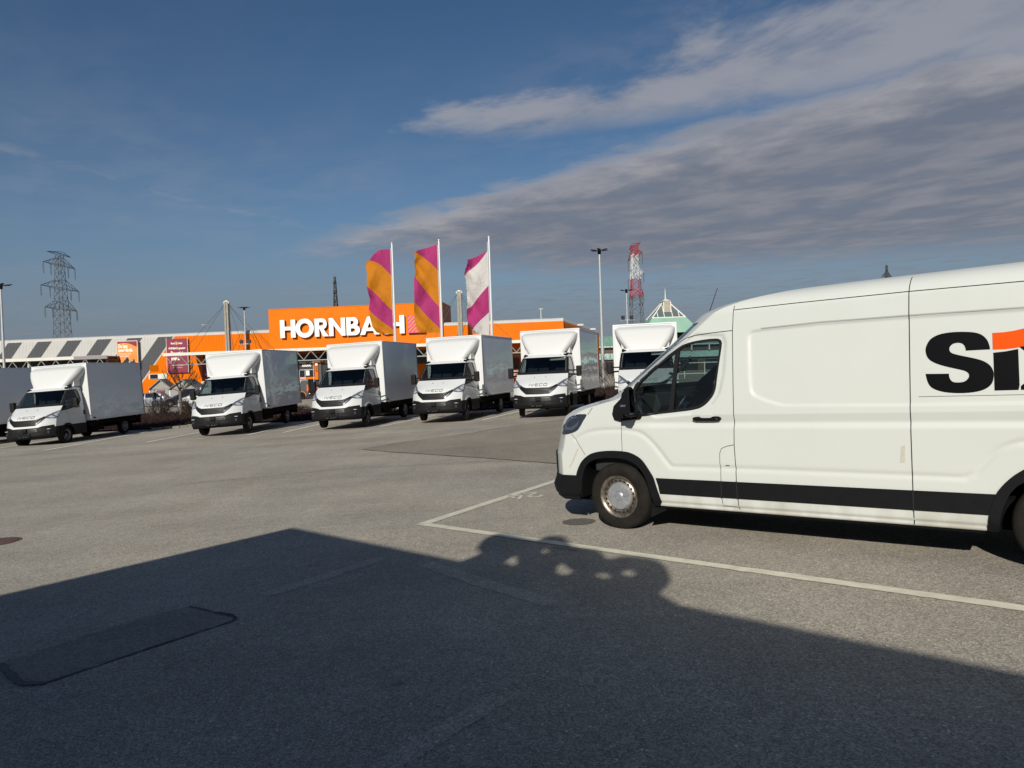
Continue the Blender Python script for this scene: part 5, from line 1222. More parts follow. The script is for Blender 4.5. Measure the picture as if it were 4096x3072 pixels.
def banner2():
    s0, s1, z0, z1 = -42.93, -40.22, 2.88, 7.10
    b = empty('price_banner', FM @ Matrix.Translation((s0, -.35, z0)), 'tall maroon banner with white price guarantee text behind the canopy beam', 'banner')
    w, h = s1 - s0, z1 - z0
    MB().bb((0, 0, 0), (w, .06, h)).build('banner_cloth', MAROON, b)
    for x in (-.05, w): MB().bb((x, -.02, -.02), (x + .05, .08, h + .18)).build('banner_rod', FASCIA, b)
    X = lambda z: Matrix.Translation((w / 2, -.012, z))
    text_mesh('banner_text', 'Rund', .32, PRINTW, b, Matrix.Translation((.82, -.012, h - .56)), bold=.03, sx=.72)
    text_mesh('banner_text', 'drauf.', .32, PRINTW, b, Matrix.Translation((1.82, -.012, h - .56)), bold=.03, sx=.72)
    o = curve_mesh('banner_seal', [disc(0, 0, .20, .20, 28), disc(0, 0, .155, .155, 24)], .004, mat('gold_print', (.75, .42, .16), .5), b, Matrix.Translation((1.30, -.012, h - .56)))
    MB().bb((1.22, -.016, h - .66), (1.38, -.010, h - .46)).build('banner_seal', D.materials['gold_print'], b)
    text_mesh('banner_text', 'HORNBACH garantiert', .34, PRINTW, b, X(h - 1.18), bold=.03, sx=.66)
    text_mesh('banner_text', 'Dauertief-', .66, PRINTW, b, X(h - 1.82), bold=.03, sx=.62)
    text_mesh('banner_text', 'preise.', .66, PRINTW, b, Matrix.Translation((1.10, -.012, h - 2.44)), bold=.03, sx=.62)
    MB().bb((.24, -.014, h - 2.98), (.55, -.009, h - 2.95)).build('banner_rule', PRINTW, b)
    text_mesh('banner_text', 'Dauerhaft so g\u00fcnstig', .25, PRINTW, b, X(h - 3.27), bold=.02, sx=.72)
    text_mesh('banner_text', 'www.hornbach.at', .22, mat('faded_print', (.55, .33, .33), .6), b, X(h - 3.56), bold=.015, sx=.80)
banner2()
b3 = empty('small_banner', FM @ Matrix.Translation((-38.0, -1.2, 2.1)), 'dark maroon banner hanging in the shade under the canopy', 'banner')
MB().bb((0, 0, 0), (2.3, .05, 1.7)).build('banner_cloth', MAROON, b3)
text_mesh('banner_text', 'W\u00c4RM', .38, PRINTW, b3, Matrix.Translation((.75, -.012, .42)), bold=.03, sx=.7)

# ------------------------------------------------------------------ flags and poles
FLAGCOL = {}
def flag_mat(name, ca, cb, slope, offs, period, flip):
    m = D.materials.new(name); m.use_nodes = True; nt = m.node_tree; N = nt.nodes; L = nt.links.new; b = N['Principled BSDF']
    uv = N.new('ShaderNodeUVMap'); sx = N.new('ShaderNodeSeparateXYZ'); L(uv.outputs[0], sx.inputs[0])
    def mt(op, a, bb=None):
        k = N.new('ShaderNodeMath'); k.operation = op
        for i, q in enumerate((a, bb)):
            if q is None: continue
            if isinstance(q, (int, float)): k.inputs[i].default_value = q
            else: L(q, k.inputs[i])
        return k.outputs[0]
    t = mt('ADD', sx.outputs[1], mt('MULTIPLY', sx.outputs[0], slope))
    f = mt('MAXIMUM', mt('LESS_THAN', t, offs), mt('MULTIPLY', mt('GREATER_THAN', t, period), mt('LESS_THAN', t, flip)))
    c = N.new('ShaderNodeMix'); c.data_type = 'RGBA'; L(f, c.inputs[0]); c.inputs[6].default_value = (*ca, 1); c.inputs[7].default_value = (*cb, 1)
    L(c.outputs[2], b.inputs['Base Color']); b.inputs['Roughness'].default_value = 0.75; b.inputs['Specular IOR Level'].default_value = 0.2
    out = N['Material Output']; tr = N.new('ShaderNodeBsdfTranslucent'); L(c.outputs[2], tr.inputs[0]); mx = N.new('ShaderNodeMixShader'); mx.inputs[0].default_value = .22
    L(b.outputs[0], mx.inputs[1]); L(tr.outputs[0], mx.inputs[2]); L(mx.outputs[0], out.inputs[0])
    tc = N.new('ShaderNodeTexCoord'); mp = N.new('ShaderNodeMapping'); mp.inputs['Scale'].default_value = (2.2, 1, 1.0); mp.inputs['Rotation'].default_value = (0, .5, 0); L(tc.outputs['Object'], mp.inputs[0])
    n = N.new('ShaderNodeTexNoise'); n.inputs['Scale'].default_value = 1.3; n.inputs['Detail'].default_value = 3; n.inputs['Distortion'].default_value = 1.6; L(mp.outputs[0], n.inputs['Vector'])
    bu = N.new('ShaderNodeBump'); bu.inputs['Strength'].default_value = .45; bu.inputs['Distance'].default_value = .14; L(n.outputs['Fac'], bu.inputs['Height']); L(bu.outputs[0], b.inputs['Normal'])
    return m
MAG = (0.37, 0.034, 0.145); FOR = (0.50, 0.175, 0.010); FWH = (0.56, 0.53, 0.50)
F1 = flag_mat('flag_magenta_orange', FOR, MAG, .34, .30, .695, .955)
F3 = flag_mat('flag_white_magenta', FWH, MAG, -.24, -.005, .40, .715)
def flag(name, base, pole_top, top_edge, fly, pole_edge, m, label, seed, ragged=0.0):
    """edges in metres: x left of the pole (negative), z up from the pole foot"""
    rs = np.random.RandomState(seed)
    nu, nv = 34, 84
    te, fl, pe = np.array(top_edge), np.array(fly), np.array(pole_edge)
    V = []; UV = []
    for j in range(nv + 1):
        v = j / nv
        pv = np.array([np.interp(v, np.linspace(0, 1, len(pe)), pe[:, 0]), np.interp(v, np.linspace(0, 1, len(pe)), pe[:, 1])])
        fv = np.array([np.interp(v, np.linspace(0, 1, len(fl)), fl[:, 0]), np.interp(v, np.linspace(0, 1, len(fl)), fl[:, 1])])
        for i in range(nu + 1):
            u = i / nu
            p = pv * (1 - u) + fv * u
            tev = np.array([np.interp(u, np.linspace(0, 1, len(te)), te[:, 0]), np.interp(u, np.linspace(0, 1, len(te)), te[:, 1])])
            lin = np.array(te[0]) * (1 - u) + np.array(te[-1]) * u
            p = p + (tev - lin) * max(0, 1 - v * 2.2)
            y = u * (.20 * math.sin(9.5 * v + u * 5 + seed) + .10 * math.sin(13 * v - 6 * u + seed * 2) + .05 * math.sin(23 * v + 9 * u)) + .10 * u * math.sin(3 * u + seed)
            y += .05 * max(0, v - .75) * 4 * math.sin(9 * u + 20 * v) * (1 - abs(2 * u - 1))
            if ragged and u > .8: p = p + rs.uniform(-ragged, ragged, 2) * (u - .8) * 5
            V.append((p[0] - .05, y, p[1])); UV.append((u, v))
    w = nu + 1; F = [(j * w + i, j * w + i + 1, (j + 1) * w + i + 1, (j + 1) * w + i) for j in range(nv) for i in range(nu)]
    me = mesh(name, V, F); ul = me.uv_layers.new(name='UVMap')
    for lp in me.loops: ul.data[lp.index].uv = UV[lp.vertex_index]
    o = link(name, me, None, m, True); o.location = base
    tag(o, label, 'flag', 'tall banner flags')
    return o
def flagpole(x, y, ztop, label):
    z0 = g1(x, y); o = empty('flagpole', Matrix.Translation((x, y, z0)), label, 'flagpole', 'flagpoles behind the trucks')
    h = ztop - z0
    MB().tube((0, 0, -.2), (0, 0, h), .075, .050, 14).build('pole', POLE, o, True)
    MB().tube((0, 0, h), (0, 0, h + .05), .075, .065, 12).build('cap', GALV, o)
    MB().tube((0, 0, -.1), (0, 0, .12), .16, .15, 14).build('foot', GALV, o)
    MB().path([(-.085, -.02, 1.2), (-.085, -.02, h - .25)], .012, 6).build('halyard', POLE, o)
flagpole(-6.15, 38, 8.70, 'white flagpole carrying the leftmost magenta and orange flag')
flagpole(-3.645, 38, 8.79, 'white flagpole carrying the middle flag')
flagpole(-0.975, 38, 8.87, 'white flagpole carrying the pink and white flag')
k = .3316 * .01338
def fz(px, py, X0, Y0): # zoomed picture offsets turned into metres on the flag's own plane
    return ((px - X0) * k, (Y0 - py) * k)
def conv(P, x0, y0, ztop, lean): return [((px - (x0 + lean * (py - y0))) * k, ztop - (py - y0) * k) for px, py in P]
P1 = lambda P: conv(P, 640, 225, 8.70, .044)
flag('flag', (-6.15, 38, 0), 8.7, P1([(640, 290), (560, 290), (500, 305), (440, 345), (390, 390), (335, 428)]), P1([(335, 428), (335, 500), (356, 570), (366, 680), (374, 780), (388, 880), (368, 985), (385, 1100), (425, 1215), (490, 1290), (560, 1305)]), P1([(640, 290), (652, 560), (662, 830), (672, 1090), (680, 1312)]), F1, 'leftmost magenta and orange striped flag on its pole, outer edge smooth', 3)
P2 = lambda P: conv(P, 1208, 190, 8.79, .046)
flag('flag', (-3.645, 38, 0), 8.79, P2([(1206, 236), (1130, 255), (1060, 280), (1000, 300), (960, 318), (925, 340)]), P2([(925, 340), (940, 400), (922, 455), (945, 560), (934, 660), (938, 780), (940, 900), (928, 1000), (925, 1100), (955, 1215), (1000, 1290)]), P2([(1206, 236), (1216, 500), (1226, 780), (1236, 1050), (1248, 1297)]), F1, 'middle magenta and orange striped flag with a crumpled upper corner', 8, .006)
P3 = lambda P: conv(P, 1818, 145, 8.87, .040)
flag('flag', (-0.975, 38, 0), 8.87, P3([(1818, 308), (1760, 335), (1690, 365), (1630, 388), (1580, 403)]), P3([(1580, 403), (1575, 470), (1535, 560), (1555, 660), (1565, 760), (1570, 860), (1580, 970), (1566, 1060), (1570, 1130), (1620, 1210), (1650, 1290)]), P3([(1818, 308), (1824, 560), (1832, 830), (1838, 1080), (1840, 1325)]), F3, 'torn pink and white striped flag, rightmost of the three', 5, .022)

# ------------------------------------------------------------------ lamp posts
def lamppost(x, y, ztop, label, boxes=False, r=.09):
    z0 = g1(x, y); h = ztop - z0; o = empty('lamp_post', Matrix.Translation((x, y, z0)), label, 'lamp post', 'tall car park lamp posts')
    m = MB(); m.tube((0, 0, -.2), (0, 0, h * .35), r * 1.3, r * 1.15, 12); m.tube((0, 0, h * .35), (0, 0, h * .70), r * .95, r * .8, 12); m.tube((0, 0, h * .70), (0, 0, h - .2), r * .75, r * .6, 12); m.build('pole', GALV, o, True)
    MB().tube((0, 0, h - .28), (0, 0, h + .05), .11, .13, 12).build('hub', GREYP, o)
    for i in range(6):
        a = 6.283 * i / 6 + .3; d = Vector((math.cos(a), math.sin(a), 0))
        R = Matrix.Rotation(a, 3, 'Z')
        MB().box(d * .42 + Vector((0, 0, h - .02)), (.42, .16, .045), rot=R @ Matrix.Rotation(-.12, 3, 'Y')).build('lamp_head', GREYP, o, bevel=.02)
    if boxes:
        for s in (-1, 1): MB().box((s * .42, -.05, h * boxes), (.32, .3, .36)).build('flood_lamp', TRIM, o)
        MB().box((0, -.02, h * boxes - .24), (1.3, .1, .05)).build('bracket', GALV, o)
lamppost(6.18, 48, 9.65, 'tall lamp post right of the flags, in front of the sky by the store corner', False, .10)
lamppost(11.55, 70, 9.28, 'slimmer lamp post with two black boxes before the red pylon', .70)
lamppost(-32.1, 45, 8.25, 'lamp post cut by the left photo edge')
lamppost(-27.95, 75, 9.34, 'lamp post beside the concrete mast left of the sign block', .64)

# ------------------------------------------------------------------ pylons and wires
def pylon(x, y, H, wb, wt, arms, yaw, label, mats, r=.09, seg=11, name='power_pylon', inst=True, legcol=None):
    o = empty(name, Matrix.Translation((x, y, 0)) @ Matrix.Rotation(yaw, 4, 'Z'), label, 'pylon', 'high voltage pylons')
    def w(z): return wb + (wt - wb) * min(z / (H * .97), 1)
    def mcol(z): 
        for zz, mm in mats:
            if z < zz: return mm
        return mats[-1][1]
    parts = {}
    def tb(p, q, rr):
        mm = mcol((p[2] + q[2]) / 2); parts.setdefault(mm.name, (MB(), mm))[0].tube(p, q, rr, n=4, caps=False)
    zs = np.linspace(0, H * .93, seg + 1)
    for a, b in zip(zs[:-1], zs[1:]):
        ca = [(sx * w(a) / 2, sy * w(a) / 2, a) for sx, sy in ((-1, -1), (1, -1), (1, 1), (-1, 1))]
        cb = [(sx * w(b) / 2, sy * w(b) / 2, b) for sx, sy in ((-1, -1), (1, -1), (1, 1), (-1, 1))]
        for i in range(4):
            tb(ca[i], cb[i], r); j = (i + 1) % 4
            tb(ca[i], cb[j], r * .6); tb(ca[j], cb[i], r * .6); tb(cb[i], cb[j], r * .5)
    for nm, (mb_, mm) in parts.items(): mb_.build('lattice_body', mm, o, fixn=False)
    for z, L, hgt, drop in arms:
        A = MB(); ww = w(z)
        for s in (-1, 1):
            tip = Vector((s * L, 0, z))
            for sy in (-1, 1):
                A.tube((s * ww / 2, sy * ww / 2, z), tip, r * .8, n=4, caps=False); A.tube((s * ww / 2, sy * ww / 2, z + hgt), tip, r * .8, n=4, caps=False)
                for q in (.25, .5, .75):
                    p = Vector((s * ww / 2, sy * ww / 2, z)).lerp(tip, q); p2 = Vector((s * ww / 2, sy * ww / 2, z + hgt)).lerp(tip, q - .15); A.tube(p, p2, r * .5, n=4, caps=False)
            for q in (.3, .6): A.tube(Vector((s * ww / 2, ww / 2, z)).lerp(tip, q), Vector((s * ww / 2, -ww / 2, z)).lerp(tip, q), r * .5, n=4, caps=False)
        for sy in (-1, 1): A.tube((-ww / 2, sy * ww / 2, z), (ww / 2, sy * ww / 2, z), r * .8, n=4, caps=False); A.tube((-ww / 2, sy * ww / 2, z + hgt), (ww / 2, sy * ww / 2, z + hgt), r * .8, n=4, caps=False)
        A.build('cross_arm', mcol(z), o, fixn=False)
        if drop:
            for q in (1.0, .55):
                for s in (-1, 1):
                    I = MB(); xx = s * L * q
                    for dx in (-.25, .25): I.tube((xx + dx, 0, z), (xx + dx, 0, z - drop), .07, n=4)
                    I.tube((xx - .3, 0, z - drop), (xx + .3, 0, z - drop), .05, n=4); I.tube((xx, 0, z - drop), (xx, 0, z - drop * 1.2), .07, n=4); I.build('insulator', PYLONF, o, fixn=False)
    return o
pylon(-163.6, 260, 53, 5.8, 1.7, [(49.8, 6.9, .8, 0), (45.8, 9.1, 2.6, 3.6), (37.4, 10.9, 2.9, 3.4), (29.8, 9.2, 2.9, 3.2)], rad(90), 'tall grey lattice pylon with three double cross arms on the left', [(999, PYLON)], .10, 16)
pylon(50.0, 280, 53, 6.3, 1.8, [(49.0, 8.0, .9, 0), (45.0, 10.0, 2.6, 3.8), (37.3, 11.0, 2.6, 3.6), (29.4, 10.0, 2.6, 3.4)], rad(-84), 'red and white lattice pylon right of the tall lamp post', [(28.8, PYLON), (36.4, PRED), (44.6, PWHITE), (999, PRED)], .13, 15)
pylon(-73.2, 300, 47.2, 3.6, .4, [(41.0, 1.5, 1.2, 0), (36.8, 1.8, 1.2, 0), (33.0, 1.9, 1.0, 0)], rad(80), 'slim dark pylon rising behind the orange sign block', [(999, PYLONF)], .16, 12)
pylon(212.6, 400, 58, 4.2, .5, [(47.6, 5.4, 2.6, 3.6)], rad(35), 'small distant pylon peeping over the roof of the near van', [(999, PYLONF)], .17, 12)
def wire(P, sag, label, r=.055, n=14):
    m = MB()
    for a, b in zip(P[:-1], P[1:]):
        a, b = Vector(a), Vector(b); pts = []
        for i in range(n + 1):
            t = i / n; p = a.lerp(b, t); p.z -= sag * 4 * t * (1 - t); pts.append(p)
        m.path(pts, r, 4)
    o = m.build('power_line', WIRE, fixn=False); tag(o, label, 'power line', 'power lines across the sky')
for i, dz in enumerate((0, -4.3, -8.6)):
    wire([(-330, 300, 39 + dz), (-73.2, 300, 41.2 + dz), (300, 300, 41.0 + dz)], 7.5 if i < 3 else 7, ('uppermost', 'middle', 'lowest')[i] + ' of the three wires strung from the slim dark pylon', .06)
for i, (dz, z0) in enumerate(((0, 39.4), (0, 29.2), (0, 20.2))):
    wire([(-165, 258, z0), (50, 280, z0 + .2)], 7.0, ('upper', 'middle', 'lower')[i] + ' faint wire running from the tall grey pylon to the red one', .045)

# ------------------------------------------------------------------ bare trees, shrubs and beds
def branches(mb, p, d, L, r, depth, rs, spread, up, nkid=(2, 4), segs=3, minr=.006):
    pts = [p.copy()]; q = p.copy(); dd = d.copy()
    for i in range(segs):
        dd = (dd + Vector(rs.uniform(-.16, .16, 3)) + Vector((0, 0, up))).normalized(); q = q + dd * (L / segs); pts.append(q.copy())
    for i in range(segs):
        r0 = r * (1 - .5 * i / segs); r1 = r * (1 - .5 * (i + 1) / segs); mb.tube(pts[i], pts[i + 1], max(r0, minr), max(r1, minr), n=5 if r > .02 else 3, caps=False)
    if depth == 0: return
    for k in range(rs.randint(*nkid)):
        t = rs.uniform(.35, 1.0); b = pts[min(int(t * segs), segs)]
        nd = (dd + Vector(rs.uniform(-spread, spread, 3)) + Vector((0, 0, up))).normalized()
        branches(mb, b, nd, L * rs.uniform(.55, .8), r * .52, depth - 1, rs, spread, up, nkid, segs, minr)
def bare_tree(x, y, h, label, seed=2):
    rs = np.random.RandomState(seed); z0 = g1(x, y); o = empty('bare_tree', Matrix.Translation((x, y, z0)), label, 'tree')
    t = MB(); P = [Vector((0, 0, -.2)), Vector((.03, 0, .6)), Vector((.0, .02, 1.3)), Vector((.02, 0, 1.78))]
    for a, b, r0, r1 in zip(P[:-1], P[1:], (.13, .115, .10), (.115, .10, .11)): t.tube(a, b, r0, r1, 10)
    t.build('trunk', BARK, o, True)
    c = MB()
    for i in range(12):
        a = 6.283 * i / 12 + rs.uniform(-.2, .2); e = rs.uniform(.15, 1.0)
        d = Vector((math.cos(a) * math.cos(e), math.sin(a) * math.cos(e) * .8, math.sin(e)))
        branches(c, P[3] + Vector((0, 0, rs.uniform(-.15, .1))), d, rs.uniform(.85, 1.35), .026, 3, rs, .36, .07, (2, 4), 3, .0085)
    c.build('crown', TWIG, o, fixn=False)
def bare_shrub(x, y, h, w, label, seed, m=TWIG, n=34, grp=None):
    rs = np.random.RandomState(seed); mb = MB()
    for i in range(n):
        a = rs.uniform(0, 6.283); e = rs.uniform(.35, 1.45); d = Vector((math.cos(a) * math.cos(e) * w / h * 1.3, math.sin(a) * math.cos(e), math.sin(e))).normalized()
        branches(mb, Vector((rs.uniform(-.25, .25) * w, rs.uniform(-.25, .25) * w, 0)), d, h * rs.uniform(.4, .62), .016, 2, rs, .45, .06, (3, 5), 3, .006)
    o = mb.build('bare_shrub', m, fixn=False); o.location = (x, y, g1(x, y)); tag(o, label, 'shrub', grp)
bare_tree(-22.45, 48, 3.6, 'small bare pollarded tree with upswept branches between two trucks', 4)
bare_shrub(-23.4, 47, 1.7, 2.2, 'bare brown shrub just left of the pollarded tree trunk', 3)
bare_shrub(-21.4, 47.4, 1.7, 1.6, 'bare shrub right of the pollarded tree trunk, before the white parked van', 6)
bare_shrub(5.2, 46, 3.4, 1.3, 'bare shrub left of the tall lamp post', 9, n=26)
bare_shrub(7.2, 47, 3.6, 1.6, 'tall bare shrub right of the tall lamp post', 12, n=34)
bare_shrub(8.6, 45, 3.0, 1.4, 'bare shrub partly hidden by the truck at the near van', 15, n=26)
def bed(name, poly, n, hmin, hmax, m, lift=.09, seed=1, kerb=True):
    sheet('planting_soil', [poly], lift, SOIL, .6)
    rs = np.random.RandomState(seed); xs = [p[0] for p in poly]; ys = [p[1] for p in poly]; mb = MB(); c = 0
    P = np.array(poly)
    while c < n:
        x, y = rs.uniform(min(xs), max(xs)), rs.uniform(min(ys), max(ys))
        if not inpoly(np.array([x]), np.array([y]), poly)[0]: continue
        hgt = rs.uniform(hmin, hmax) * (.6 + .4 * math.sin(x * 1.7) * math.cos(y * 1.3)); z = g1(x, y) + lift
        d = Vector((rs.uniform(-1.3, 1.3), rs.uniform(-1.3, 1.3), .8)).normalized(); w = Vector((rs.uniform(-1, 1), rs.uniform(-1, 1), 0)).normalized() * rs.uniform(.006, .016)
        b = Vector((x, y, z)); mid = b + d * hgt * .6; top = mid + (d + Vector((rs.uniform(-.8, .8), rs.uniform(-.8, .8), -.1))).normalized() * hgt * .6
        mb.add([b - w, b + w, mid + w * .8, mid - w * .8, top], [(0, 1, 2, 3), (3, 2, 4)]); c += 1
    o = mb.build(name, m, fixn=False); tag(o, kind='stuff'); 
    return o
bed('ground_cover', [(-17.9, 34.55), (-17.1, 34.0), (-16.6, 34.4), (-14.6, 36.2), (-14.2, 50), (-27.5, 54), (-26.5, 48), (-21.5, 40)], 19000, .18, .55, REDTWIG, seed=4)
bed('ground_cover', [(-12.3, 38.3), (-9.4, 37.5), (-9.0, 44), (-13.0, 45)], 7000, .15, .45, REDTWIG, seed=5)
bed('ground_cover', [(3.2, 38), (9.0, 37), (11.5, 50), (3.4, 51)], 6500, .2, .6, REDTWIG, seed=6)
bed('ground_cover', [(-27.5, 34.8), (-18.0, 34.7), (-21.6, 40.0), (-27.5, 41)], 7000, .2, .55, REDTWIG, seed=8)
bed('ground_cover', [(-14.4, 34.6), (-8.6, 33.8), (-8.4, 37.4), (-12.3, 38.2), (-14.4, 36.4)], 5000, .2, .5, REDTWIG, seed=9)
bed('ground_cover', [(-8.3, 33.7), (4.6, 33.0), (4.8, 36.4), (2.4, 36.5), (-7.0, 37.0), (-8.3, 37.0)], 8500, .2, .5, REDTWIG, seed=10)
bed('ground_cover', [(-7.0, 37.2), (2.4, 36.6), (2.6, 44), (-7.4, 44)], 4500, .2, .45, REDTWIG, seed=7)
def kerb(P, label, n0=0):
    o = empty('stone_kerb', None, label, 'kerb'); rs = np.random.RandomState(3)
    for a, b in zip(P[:-1], P[1:]):
        a, b = Vector(a), Vector(b); L = (b - a).length; k = max(1, int(L / .34)); d = (b - a) / k; ang = math.atan2(d.y, d.x)
        for i in range(k):
            c = a + d * (i + .5); s = MB().box((0, 0, .045), (d.length * rs.uniform(.82, .95), rs.uniform(.14, .20), rs.uniform(.10, .17))).build('stone', STONE, o, bevel=.025)
            s.location = (c.x, c.y, g1(c.x, c.y)); s.rotation_euler = (rs.uniform(-.05, .05), rs.uniform(-.05, .05), ang + rs.uniform(-.08, .08))
kerb([(-17.35, 34.1), (-17.15, 33.95), (-16.55, 34.35), (-14.6, 36.1)], 'rough stone kerb at the tip of the planted bed by the bare tree')
kerb([(-12.4, 38.2), (-9.4, 37.4)], 'rough stone kerb of the bed right of the second gap between trucks')

# ------------------------------------------------------------------ background cars, people and stuff
def car(x, y, yaw, L, H, paint, label, cat='car', kind='wagon', wheelr=.315, rim=STEEL, group=None, W=.89):
    z0 = g1(x, y); o = empty('parked_car', Matrix.Translation((x, y, z0)) @ Matrix.Rotation(yaw, 4, 'Z'), label, cat, group)
    f = L / 2
    if kind == 'wagon':
        pts = [(.22, f - .10), (.30, f), (.62, f - .02), (.72, f - .14), (.82, f - .62), (.92, f - 1.02), (.96, f - 1.14), (1.1, f - 1.42), (1.25, f - 1.74), (H - .06, f - 2.05), (H - .02, f - 2.3), (H, f - 2.7)]
        rear = lambda h: -f + np.interp(h, [.2, .5, .9, H - .35, H], [.08, .0, .03, .22, .62])
    elif kind == 'van':
        pts = [(.25, f - .08), (.35, f), (.8, f - .04), (.98, f - .3), (1.08, f - .75), (1.2, f - .95), (H - .25, f - 1.55), (H - .08, f - 1.85), (H, f - 2.3)]
        rear = lambda h: -f + np.interp(h, [.2, .5, 1.2, H], [.05, .0, .03, .14])
    hs = list(np.linspace(pts[0][0], H - .12, 34)) + list(np.linspace(H - .11, H, 8))
    S0 = lerpf([(a, b) for a, b in pts]); Dn = lerpf([(.2, .42), (.9, .42), (1.1, .3), (H, .35)])
    hw = lambda h: np.interp(h, [.2, .35, .75, .95, H - .15, H - .04, H], [W - .08, W - .01, W, W - .02, W - (.17 if kind == 'wagon' else .10), W - .26, W - .42])
    sh = Shell(hs, S0, Dn, 3, hw, -f, None, 60, 12)
    # rear is pulled in with height
    def T(p):
        h = p[2]; s0 = float(S0(h)); t = (s0 - p[0]) / (s0 + f); r = float(rear(h)); return (s0 - t * (s0 - r), p[1], h)
    ax = (f - .92, -f + .95)
    win = None
    def tt(cx, ch): s0 = S0(ch); t = (s0 - cx) / (s0 + f); return s0 - t * (s0 - rear(ch))
    belt = .93 if kind == 'wagon' else 1.15
    def glassm(cx, cy, ch, ck):
        X = tt(cx, ch); top = H - .10
        fr = S0(ch)
        g = (ck < .03) & (ch > belt) & (ch < top) & (X < fr - .22) & (X > rear(ch) + (.28 if kind == 'wagon' else 2.6))
        pil = (np.abs(X - (f - 2.55)) < .05) | (np.abs(X - (-f + 1.15)) < .06)
        return (g & ~pil) | ((ck > .12) & (ch > belt + .02) & (ch < top + .02))
    archm = lambda cx, ch, ck: (ck < .03) & ((np.hypot(tt(cx, ch) - ax[0], ch - wheelr) < wheelr + .06) | (np.hypot(tt(cx, ch) - ax[1], ch - wheelr) < wheelr + .06))
    sh.mesh('body', lambda a, b, c, d_: ~glassm(a, b, c, d_) & ~archm(a, c, d_), paint, o, cap=True, rearcap=True, T=T)
    sh.mesh('window', lambda a, b, c, d_: glassm(a, b, c, d_), DARKGL, o, T=T, inset=.008)
    MB().bb((-f + .3, -W + .2, .2), (f - .3, W - .2, .55)).build('underbody', UNDER, o)
    for s in (1, -1):
        for xx in ax:
            m = MB(); m.bb((xx - wheelr - .05, min(s * (W - .06), s * (W - .35)), .2), (xx + wheelr + .05, max(s * (W - .06), s * (W - .35)), wheelr * 2 + .08)); m.build('wheel_well', UNDER, o)
            w_ = MB().lathe([(.20, -.08 * s), (wheelr - .02, -.09 * s), (wheelr, -.06 * s), (wheelr, .06 * s), (wheelr - .02, .085 * s), (.21, .09 * s)], 24).build('wheel', RUBBER, o, True); w_.location = (xx, s * (W - .06), wheelr)
            r_ = MB().lathe([(0, .06 * s), (.05, .065 * s), (.07, .045 * s), (.0, .03 * s)], 16)
            MB().lathe([(.185, .06 * s), (.20, .088 * s), (.212, .085 * s), (.212, .05 * s)], 24).build('rim', rim, w_, True)
            sp = MB()
            for i in range(5):
                a = 6.283 * i / 5 + .3; sp.tube((0, .055 * s, 0), (.195 * math.cos(a), .065 * s, .195 * math.sin(a)), .035, .028, 6)
            sp.build('spokes', rim, w_)
        zt = .80 if kind == 'wagon' else 1.0
        rx = float(rear(zt))
        MB().box((rx + .10, s * (W - .13), zt), (.26, .22, .16)).build('tail_lamp', REDLENS, o, bevel=.03)
        MB().box((f - .42, s * (W - .16), .66), (.34, .22, .12)).build('headlamp', TLAMP, o, bevel=.03)
        MB().box((f - 1.55, s * (W + .07), .98 if kind == 'wagon' else 1.25), (.16, .2, .13)).build('door_mirror', paint, o, bevel=.04)
    MB().box((-f + .05, 0, .45), (.12, W * 1.7, .16)).build('rear_bumper', GREYP, o, bevel=.03)
    return o
car(-38.55, 74.6, math.pi + .08, 4.55, 1.48, CARSIL, 'silver estate car side on behind the walking man', rim=STEEL)
car(-32.7, 71.0, math.pi + .5, 4.7, 1.70, CARBLK, 'black car parked behind the bare shrub, nearest the silver car', W=.93)
car(-30.2, 76.5, math.pi + .4, 4.8, 1.72, CARNAVY, 'dark blue car parked behind the bare tree trunk', W=.93)
car(-29.6, 81.5, math.pi + .35, 4.6, 1.9, CARBLK, 'dark estate car with roof highest of the parked cars, under the canopy front', W=.95)
car(-26.4, 61.5, math.pi + .02, 4.9, 1.92, WHITE2, 'white delivery van parked behind the bare tree, left of the truck', 'van', 'van', .33, W=.95)
